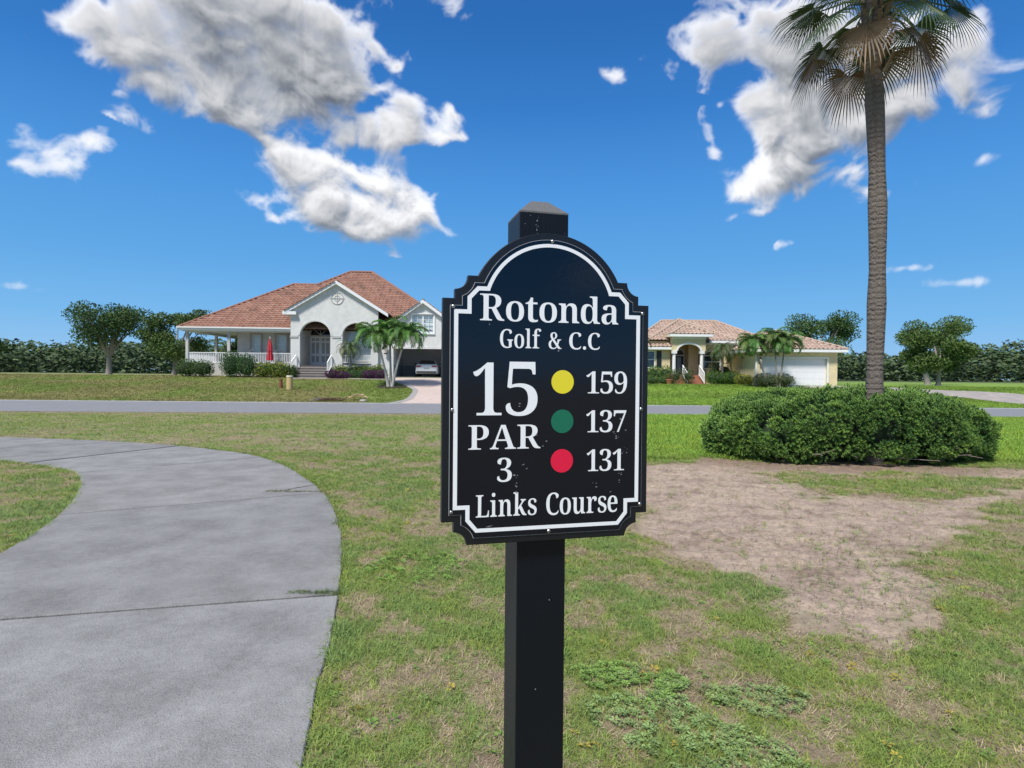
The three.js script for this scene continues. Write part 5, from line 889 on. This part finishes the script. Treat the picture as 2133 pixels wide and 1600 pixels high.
// ------------------------------------------------------------------ things on the lots
const hl = (u, w) => { const a = 4 * D2R; return [-13.39 + u * Math.cos(a) - w * Math.sin(a), -45 - u * Math.sin(a) - w * Math.cos(a)]; };
{ // folded parasol on the porch
  const [x, z] = hl(-5.02, 0.25), y = 1.28, o = thing('folded_parasol', 'folded red parasol standing upright before the porch railing', 'parasol', [x, y, z]);
  let mb = new MB(); mb.tube([V(0, 0, 0), V(0, 3.02, 0)], 0.022, 8); mb.geo(new THREE.SphereGeometry(0.04, 8, 6).translate(0, 3.03, 0)); mb.build('pole', M.white, o);
  const g = new THREE.LatheGeometry([[0.235, 1.28], [0.19, 1.6], [0.16, 1.95], [0.165, 2.15], [0.12, 2.5], [0.05, 2.85], [0.015, 2.95]].map(([a, b]) => new THREE.Vector2(a, b)), 48), P = g.attributes.position;
  for (let i = 0; i < P.count; i++) { const a = Math.atan2(P.getZ(i), P.getX(i)), k = 1 + 0.2 * Math.sin(a * 8 + P.getY(i)); P.setX(i, P.getX(i) * k); P.setZ(i, P.getZ(i) * k); } g.computeVertexNormals();
  const c = new THREE.Mesh(g, std(0.52, 0.035, 0.05, 0.85)); c.name = numbered('canopy'); o.add(c);
  mb = new MB(); mb.geo(new THREE.TorusGeometry(0.175, 0.02, 6, 24).rotateX(Math.PI / 2).translate(0, 2.05, 0)); mb.build('tie', std(0.55, 0.08, 0.1, 0.8), o);
  mb = new MB(); mb.geo(new THREE.CylinderGeometry(0.22, 0.26, 0.1, 20).translate(0, 0.05, 0)); mb.build('foot', M.trimGrey, o);
}
for (const [u, label] of [[-6.95, 'round-backed wicker chair on the porch, left of the windows'], [-5.0, 'round-backed wicker chair on the porch between the two windows']]) {
  const [x, z] = hl(u, 2.2), o = thing('porch_chair', label, 'chair', [x, 2.3, z], 4 * D2R, 'wicker chairs on the porch'), wick = std(0.75, 0.74, 0.70, 0.8);
  let mb = new MB(); mb.geo(new THREE.CylinderGeometry(0.34, 0.36, 0.1, 24).translate(0, 0.44, 0)); mb.build('seat', wick, o);
  mb = new MB(); mb.geo(new THREE.TorusGeometry(0.46, 0.035, 8, 36).rotateX(-0.18).translate(0, 0.78, -0.32)); for (let k = -4; k <= 4; k++) { const xx = k * 0.095, hh = Math.sqrt(0.46 * 0.46 - xx * xx); mb.bar(V(xx, 0.78 - hh * 0.98, -0.32 + hh * 0.17), V(xx, 0.78 + hh * 0.98, -0.32 - hh * 0.17), 0.018, 0.012); } mb.build('backrest', wick, o);
  for (const [a, b] of [[-1, -1], [1, -1], [1, 1], [-1, 1]]) { mb = new MB(); mb.bar(V(a * 0.26, 0, b * 0.26), V(a * 0.22, 0.42, b * 0.22), 0.04, 0.04); mb.build('leg', wick, o); }
}
{ // the white saloon in the garage, its tail towards the street
  const [x, z] = hl(6.72, 1.2), o = thing('car', 'white saloon car parked inside the open garage, seen from behind', 'car', [x, 1.4, z], 4 * D2R), white = new THREE.MeshPhysicalMaterial({ color: new THREE.Color(0.80, 0.80, 0.80), roughness: 0.3, clearcoat: 1, clearcoatRoughness: 0.05 });
  // stations from the tail (z = 0) forwards: [z, half-width at sill, half-width at belt, sill height, belt height]
  const st = [[0.0, 0.72, 0.74, 0.42, 0.86], [-0.06, 0.84, 0.82, 0.3, 0.98], [-0.3, 0.9, 0.86, 0.24, 1.0], [-1.0, 0.91, 0.88, 0.2, 0.96], [-2.4, 0.91, 0.88, 0.2, 0.94], [-3.5, 0.9, 0.86, 0.2, 0.92], [-4.2, 0.84, 0.78, 0.24, 0.78], [-4.5, 0.66, 0.6, 0.34, 0.64]];
  const ring = ([zz, a, b, y0, y1]) => [[-a * 0.96, y0], [-a, y0 + 0.12], [-a, lerp(y0, y1, 0.55)], [-b, y1 - 0.07], [-b * 0.92, y1], [b * 0.92, y1], [b, y1 - 0.07], [a, lerp(y0, y1, 0.55)], [a, y0 + 0.12], [a * 0.96, y0]].map(([xx, yy]) => V(xx, yy, zz));
  let mb = new MB(); const R = st.map(ring); for (let i = 0; i + 1 < R.length; i++) for (let k = 0; k < 10; k++) mb.quad(R[i][k], R[i + 1][k], R[i + 1][(k + 1) % 10], R[i][(k + 1) % 10]); mb.poly(R[0].slice().reverse()).poly(R[R.length - 1]); mb.build('body', white, o, 0.6);
  const cab = [[-0.5, 0.8, 0.99, 0.8, 0.99], [-1.05, 0.78, 1.0, 0.64, 1.36], [-1.7, 0.78, 0.98, 0.6, 1.43], [-2.4, 0.78, 0.96, 0.6, 1.4], [-3.25, 0.76, 0.93, 0.7, 0.95]].map(([zz, a, y0, b, y1]) => [V(-a, y0 - 0.03, zz), V(-b, y1 - 0.06, zz), V(-b * 0.86, y1, zz), V(b * 0.86, y1, zz), V(b, y1 - 0.06, zz), V(a, y0 - 0.03, zz)]);
  mb = new MB(); for (let i = 0; i + 1 < cab.length; i++) for (let k = 0; k < 5; k++) mb.quad(cab[i][k], cab[i + 1][k], cab[i + 1][k + 1], cab[i][k + 1]); const cb = mb.build('cabin', white, o, 0.5);
  mb = new MB(); mb.quad(V(-0.68, 1.02, -0.545), V(0.68, 1.02, -0.545), V(0.54, 1.33, -1.0), V(-0.54, 1.33, -1.0)); const wn = mb.build('rear_window', std(0.02, 0.022, 0.025, 0.06), o); wn.position.z = 0.03; wn.position.y = 0.02;
  for (const s of [-1, 1]) {
    mb = new MB(); mb.box(s * 0.62 - 0.19, s * 0.62 + 0.19, 0.78, 0.9, -0.05, 0.035); const tl = mb.build('tail_light', std(0.30, 0.02, 0.025, 0.2), o);
    mb = new MB(); mb.box(s * 0.98 - 0.1, s * 0.98 + 0.1, 0.98, 1.1, -2.0, -1.85); mb.build('mirror', std(0.03, 0.03, 0.03, 0.3), o);
    for (const zz of [-0.95, -3.55]) { const g = new THREE.CylinderGeometry(0.33, 0.33, 0.22, 24).rotateZ(Math.PI / 2).translate(s * 0.79, 0.33, zz); const w = new THREE.Mesh(g, std(0.02, 0.02, 0.02, 0.8)); w.name = numbered('wheel'); o.add(w); }
  }
  mb = new MB(); mb.box(-0.78, 0.78, 0.3, 0.46, -0.1, 0.045); mb.build('bumper', std(0.05, 0.05, 0.055, 0.5), o);
  mb = new MB(); mb.box(-0.2, 0.2, 0.62, 0.74, -0.01, 0.012); mb.build('number_plate', std(0.45, 0.47, 0.45, 0.4), o);
}
{ // the utility posts on the left lawn
  const x = -13.75, z = -36.5, o = thing('utility_post', 'short tan plastic utility post with a pale cap on the left lawn', 'utility post', [x, land(x, z), z]);
  let mb = new MB(); mb.geo(new THREE.CylinderGeometry(0.185, 0.195, 0.9, 24).translate(0, 0.36, 0)); mb.build('casing', std(0.56, 0.42, 0.19, 0.6, { map: again(TX.wear, 1.5) }), o, 0.6);
  mb = new MB(); mb.geo(new THREE.CylinderGeometry(0.19, 0.205, 0.08, 24).translate(0, 0.845, 0)); mb.build('cap', std(0.66, 0.62, 0.5, 0.5), o, 0.6);
  const x2 = -14.6, z2 = -37.3, p = thing('marker_post', 'rusty brown stub post on the left lawn beside the tan post', 'post', [x2, land(x2, z2), z2]);
  mb = new MB(); mb.geo(new THREE.CylinderGeometry(0.1, 0.115, 0.62, 12).translate(0, 0.25, 0)); mb.build('stake', std(0.24, 0.085, 0.045, 0.9, { map: again(TX.wear, 3) }), p, 0.6);
  mb = new MB(); mb.geo(new THREE.CylinderGeometry(0.112, 0.112, 0.06, 12).translate(0, 0.55, 0)); mb.build('collar', std(0.16, 0.06, 0.035, 0.9), p);
}
{ // what lies in the grass by the street
  const r = rng(301);
  { const x = -8.95, z = -32.9, o = thing('dry_frond', 'dry straw-coloured palm frond lying on the left lawn by the street', 'palm frond', [x, land(x, z) + 0.06, z]), mb = new MB().tint(0.5, 0.4, 0.22); frond(mb, V(-0.2, 0.12, 0), 0.1, 0.25, 1.1, { droop: 0.6, leaflet: 0.42, n: 26, wid: 0.035, vee: 0.7, hang: 0.4, col: [0.66, 0.54, 0.33], r }); frond(mb, V(-0.1, 0.1, 0.1), -0.3, 0.35, 0.9, { droop: 0.8, leaflet: 0.36, n: 22, wid: 0.035, vee: 0.7, hang: 0.4, col: [0.6, 0.48, 0.28], r }); mb.build('leaflets', LM.palm, o); }
  { const x = -9.95, z = -32.7, o = thing('brush_pile', 'low pile of dark brown twigs on the left lawn by the street', 'brush pile', [x, land(x, z), z]), mb = new MB(); for (let k = 0; k < 90; k++) { const a = r() * 6.28, q = V((r() - 0.5) * 1.2, 0.02 + 0.12 * r(), (r() - 0.5) * 0.4); mb.bar(q, q.clone().add(V(Math.cos(a) * 0.35, 0.08 * r(), Math.sin(a) * 0.2)), 0.02, 0.02); } mb.build('twig', std(0.13, 0.075, 0.05, 0.95), o).userData.kind = 'stuff'; }
  const rock = (x, z, s, c, label) => { const g = new THREE.IcosahedronGeometry(s, 3), P = g.attributes.position; for (let i = 0; i < P.count; i++) { const v = V(P.getX(i), P.getY(i), P.getZ(i)), k = 1 + 0.35 * noise3(v.x / s * 1.3 + x, v.y / s * 1.3, v.z / s * 1.3); P.setXYZ(i, v.x * k * 1.3, v.y * k * 0.7, v.z * k); } g.computeVertexNormals(); const m = new THREE.Mesh(mergeVertices(g), std(...c, 0.95, { bumpMap: again(TX.plaster, 3), bumpScale: 0.02 })); m.name = numbered('rock'); m.position.set(x, land(x, z) + s * 0.25, z); scene.add(m); tag(m, label, 'rock', 'rocks on the left lawn'); };
  rock(-8.2, -32.6, 0.15, [0.45, 0.42, 0.38], 'pale rock at the end of the dry palm frond'); rock(-10.75, -32.8, 0.2, [0.12, 0.11, 0.09], 'dark rock left of the brush pile on the lawn'); rock(-11.1, -32.6, 0.11, [0.2, 0.18, 0.15], 'small grey rock at the left end of the brush pile');
}
{ // pots by the cream house steps
  for (const [u, w, s, label] of [[-3.45, -1.8, 0.32, 'terracotta pot at the foot of the loose leafy bush'], [-1.35, -3.2, 0.24, 'small terracotta pot on the brick portico steps']]) {
    const x = 15.88 + u, z = -45 + (w < -3 ? w : -1.75), y = w < -3 ? 1.57 : land(x, -46.7), o = thing('terracotta_pot', label, 'pot', [x, y, w < -3 ? -48.1 : -46.7], 0, 'terracotta pots');
    const g = new THREE.LatheGeometry([[0.01, 0], [0.62, 0], [0.7, 0.1], [1.0, 1.0], [1.1, 1.05], [1.1, 1.25], [0.96, 1.25], [0.92, 1.0], [0.01, 0.95]].map(([a, b]) => new THREE.Vector2(a * s * 0.8, b * s)), 28); const m = new THREE.Mesh(g, M.terracotta); m.name = numbered('vessel'); o.add(m);
    const r = rng(40 + Math.round(s * 100)); foliage([[0, s * 1.7, 0, s * 0.9, s * 0.8, s * 0.9]], 260, 0.12, [[0.08, 0.13, 0.04, 0.6], [0.2, 0.1, 0.05, 0.4]], r, { up: 0.9 }).build('foliage', LM.leaf, o);
  }
}
{ const x = 5.65, z = -17.4, g = new THREE.SphereGeometry(0.062, 20, 14); g.scale(1, 1.15, 1); const m = new THREE.Mesh(g, std(0.82, 0.82, 0.82, 0.35)); m.name = numbered('tee_marker'); m.position.set(x, land(x, z) + 0.1, z); scene.add(m); tag(m, 'small white ball in the bright grass left of the juniper bush', 'marker'); }

// ------------------------------------------------------------------ grass
const blade = (mb, b, az, lean, L, w, bend) => {                     // one curved blade
  const h = V(Math.cos(az), 0, Math.sin(az)), s = V(-Math.sin(az), 0, Math.cos(az)).multiplyScalar(w / 2), at = (t) => { const a = lean + bend * t; return b.clone().addScaledVector(h, Math.sin(a) * L * t).add(V(0, Math.cos(a) * L * t, 0)); };
  const p1 = at(0.4), p2 = at(0.75), p3 = at(1);
  mb.quad(b.clone().sub(s), b.clone().add(s), p1.clone().addScaledVector(s, 0.95), p1.clone().addScaledVector(s, -0.95)).quad(p1.clone().addScaledVector(s, -0.95), p1.clone().addScaledVector(s, 0.95), p2.clone().addScaledVector(s, 0.65), p2.clone().addScaledVector(s, -0.65)).tri(p2.clone().addScaledVector(s, -0.65), p2.clone().addScaledVector(s, 0.65), p3);
};
const tuftGeo = (seed, n, L, w, spread, lean, bend) => { const r = rng(seed), mb = new MB(); for (let k = 0; k < n; k++) blade(mb, V((r() - 0.5) * spread, -0.004, (r() - 0.5) * spread), r() * 6.283, lean * (0.25 + 0.9 * r()), L * (0.55 + 0.6 * r()), w * (0.75 + 0.5 * r()), bend * (0.3 + r())); const g = mb.geometry(); const N = g.attributes.normal; for (let i = 0; i < N.count; i++) { const v = V(N.getX(i), Math.abs(N.getY(i)) + 0.55, N.getZ(i)).normalize(); N.setXYZ(i, v.x, v.y, v.z); } return g; };
const grassMat = new THREE.MeshPhysicalMaterial({ roughness: 0.68, transmission: 0.22, thickness: 0, specularIntensity: 0.5 }), strawMat = new THREE.MeshStandardMaterial({ roughness: 0.9 });
function strew(name, geos, mat, pts, label, cat) {                   // pts: [x, y, z, scale, tilt, colour]
  const per = geos.map(() => []); pts.forEach((p, i) => per[i % geos.length].push(p));
  const holder = geos.length > 1 ? new THREE.Group() : null, out = [], q = new THREE.Quaternion(), e = new THREE.Euler(), m4 = new THREE.Matrix4(), col = new THREE.Color(), r = rng(pts.length);
  geos.forEach((g, k) => {
    const im = new THREE.InstancedMesh(g, mat, per[k].length);
    per[k].forEach(([x, y, z, s, tilt, c], i) => { e.set((r() - 0.5) * tilt, r() * 6.283, (r() - 0.5) * tilt); q.setFromEuler(e); m4.compose(V(x, y, z), q, V(s, s * (0.8 + 0.4 * r()), s)); im.setMatrixAt(i, m4); im.setColorAt(i, col.setRGB(...c)); });
    im.name = numbered(name); scene.add(im); tag(im, label, cat, null, 'stuff'); out.push(im);
  });
  return out;
}
{
  const r = rng(2024), greens = [], straws = [], weeds = [], lushes = [], bits = [];
  const tone = (c, b, y) => [c[0] * b * (1 + 0.5 * y), c[1] * b * (1 + 0.12 * y), c[2] * b * (1 - 0.15 * y)];
  const scatter = (n, d0, d1, f) => { for (let i = 0; i < n; i++) { const d = Math.sqrt(lerp(d0 * d0, d1 * d1, r())), x = (r() * 2 - 1) * (0.9 * d + 0.5); f(x, d); } };
  const near = (x, d, k) => {
    const z = -d, pd = pathDist(x, z);
    if (pd > 0.012 + 0.03 * noise3(x * 5, 1, z * 5)) return;
    if (d > -roadNear(x) - 0.05 + 0.12 * noise3(x * 1.4, 3, 1)) return;
    const { green, sand, lush } = turf(x, z), y = land(x, z), edge = sstep(-0.16, 0, pd);
    if (Math.hypot((x - 6.3) / 2.1, (d - 12.1) / 1.25) < 1) return;
    const q = r(), keep = (sand > 0.5 ? 0.03 * sstep(0.35, 0.9, green) : (1 - sand) * clamp(0.10 + 1.05 * sstep(0.22, 0.85, green) + edge * 0.2, 0, 1));
    if (q < keep) {
      const hue = fbm(x * 1.3 + 20, 2.7, z * 1.3, 3), yel = clamp(0.55 - green * 0.5 + hue * 0.8 + (r() - 0.5) * 0.7, -0.3, 1.1), b = 0.72 + 0.56 * r();
      const base = mix3(mix3([0.235, 0.315, 0.066], [0.175, 0.285, 0.085], clamp(0.4 + hue * 2.2, 0, 1)), [0.245, 0.385, 0.05], lush);
      const s = k * (0.55 + 0.5 * r() + 0.42 * sstep(0.4, 1.1, green) * r()) * (1 + 0.35 * edge);
      (lush > 0.5 ? lushes : greens).push([x, y, z, s * (lush > 0.5 ? 1.05 : 1), 0.5, tone(base, b, yel)]);
    } else if (q > 0.34 && sand < 0.55) {
      const b = 0.7 + 0.6 * r(), c = r() < 0.72 ? [0.40, 0.325, 0.20] : r() < 0.6 ? [0.24, 0.165, 0.105] : [0.32, 0.32, 0.14];
      straws.push([x, y + 0.003, z, k * (0.45 + 0.5 * r()), 0.5, [c[0] * b, c[1] * b, c[2] * b]]);
    } else if (sand > 0.3 && r() < 0.13) { const b = 0.6 + 0.8 * r(); bits.push([x, y + 0.002, z, k * (0.35 + 0.6 * r()), 0.3, [0.17 * b, 0.12 * b, 0.085 * b]]); }
  };
  scatter(125000, 1.75, 6.0, (x, d) => near(x, d, 0.82));
  scatter(150000, 6.0, 12.0, (x, d) => near(x, d, 1.0));
  scatter(130000, 12.0, 24.2, (x, d) => near(x, d, 1.25));
  // tufts rooted in the open joint of the path
  for (let i = 0; i < 90; i++) { const t = r(), x = lerp(-1.56, -1.2, t), z = -4.115 + (r() - 0.5) * 0.045; greens.push([x, 0.018, z, 0.4 + 0.4 * r() * Math.sin(Math.PI * (1 - t * 0.7)), 1.2, tone([0.10, 0.17, 0.05], 0.8 + 0.4 * r(), r() * 0.8)]); }
  for (let i = 0; i < 160; i++) { const x = lerp(-3.2, -2.45, r()), z = -lerp(7.68, 7.66, r()) + (r() - 0.5) * 0.05; greens.push([x, 0.02, z, 0.25 + 0.3 * r(), 1.2, tone([0.12, 0.15, 0.06], 0.8 + 0.4 * r(), 0.6)]); }
  // broad-leaved weeds in patches
  const patch = (cx, cd, rx, rd, n, c, s0) => { for (let i = 0; i < n; i++) { const a = r() * 6.283, k = Math.sqrt(r()), x = cx + Math.cos(a) * rx * k, d = cd + Math.sin(a) * rd * k; if (noise3(x * 5, 3, d * 5) + 0.55 * (1 - k) < 0.05) continue; if (pathDist(x, -d) > 0) continue; const b = 0.7 + 0.6 * r(); weeds.push([x, land(x, -d) + 0.012 + 0.012 * r(), -d, s0 * (0.6 + 0.7 * r()), 0.6, [c[0] * b, c[1] * b, c[2] * b]]); } };
  patch(0.72, 2.72, 0.36, 0.36, 560, [0.235, 0.34, 0.12], 0.7); patch(0.60, 2.98, 0.32, 0.2, 520, [0.2, 0.325, 0.075], 0.7); patch(1.2, 2.8, 0.3, 0.14, 220, [0.235, 0.33, 0.12], 0.7); patch(-0.75, 4.7, 0.4, 0.5, 220, [0.18, 0.32, 0.06], 0.9); patch(0.95, 2.35, 0.3, 0.2, 240, [0.235, 0.34, 0.12], 0.7);
  for (let i = 0; i < 500; i++) { const d = 2.2 + 6 * r(), x = (r() * 2 - 1) * d * 0.85; if (pathDist(x, -d) < -0.05 && turf(x, -d).sand < 0.5) { const b = 0.7 + 0.6 * r(), y = r() < 0.2; weeds.push([x, land(x, -d) + 0.01, -d, 0.6 + 0.6 * r(), 0.6, y ? [0.42 * b, 0.34 * b, 0.06 * b] : [0.17 * b, 0.29 * b, 0.06 * b]]); } }
  const g1 = tuftGeo(1, 9, 0.062, 0.0034, 0.05, 1.0, 0.9), g2 = tuftGeo(2, 8, 0.05, 0.0036, 0.06, 1.25, 0.6), g3 = tuftGeo(3, 10, 0.075, 0.003, 0.04, 0.8, 1.1);
  strew('turf_grass', [g1, g2, g3], grassMat, greens, 'patchy short green grass round the sign', 'grass');
  strew('watered_grass', [tuftGeo(4, 11, 0.085, 0.0045, 0.06, 0.7, 0.7)], grassMat, lushes, 'bright green watered grass beside the juniper bush', 'grass');
  strew('dry_grass', [tuftGeo(5, 8, 0.07, 0.003, 0.07, 1.75, 0.35), tuftGeo(6, 7, 0.05, 0.0034, 0.08, 1.9, 0.2)], strawMat, straws, 'dry straw-coloured grass between the green patches', 'dry grass');
  strew('leaf_litter', [tuftGeo(7, 3, 0.06, 0.004, 0.1, 1.9, 0.1)], strawMat, bits, 'dry twigs and bits of leaf on the bare sand', 'litter');
  const wl = new MB(), wr = rng(12); for (let k = 0; k < 6; k++) { const a = k * 1.05 + wr() * 0.5, d = V(Math.cos(a), 0.25 + 0.3 * wr(), Math.sin(a)).normalize(), L = 0.024 * (0.7 + 0.6 * wr()), s = V(-Math.sin(a), 0, Math.cos(a)), b = d.clone().multiplyScalar(0.006), m = b.clone().addScaledVector(d, L * 0.5), t = b.clone().addScaledVector(d, L).add(V(0, -0.004, 0)), w = L * 0.27; wl.tri(b, m.clone().addScaledVector(s, w).add(V(0, 0.003, 0)), t).tri(b, t, m.clone().addScaledVector(s, -w).add(V(0, 0.003, 0))); }
  strew('broadleaf_weed', [wl.geometry()], grassMat, weeds, 'small grey-green broad-leaved weeds in the turf', 'weeds');
  // the lawns across the street
  const far = []; const rr = rng(77);
  for (let i = 0; i < 120000; i++) {
    const d = 32.1 + 13.4 * rr(), x = (rr() * 2 - 1) * 0.92 * d, z = -d; if (d < -roadFar(x) + 0.06) continue;
    if (onDrive.some((p) => inside(p, x, d))) continue;
    const c = groundColor(x, z), b = 0.75 + 0.5 * rr(); far.push([x, land(x, z), z, 1.1 + 0.8 * rr(), 0.4, [c[0] * b * 1.06, c[1] * b * 1.06, c[2] * b]]);
  }
  strew('far_lawn_grass', [tuftGeo(8, 8, 0.075, 0.008, 0.12, 0.8, 0.7)], grassMat, far, 'mown lawn grass of the houses across the street', 'grass');
}
scene.traverse((o) => { if (o.isMesh) { o.castShadow = true; o.receiveShadow = true; } });
renderer.render(scene, camera);
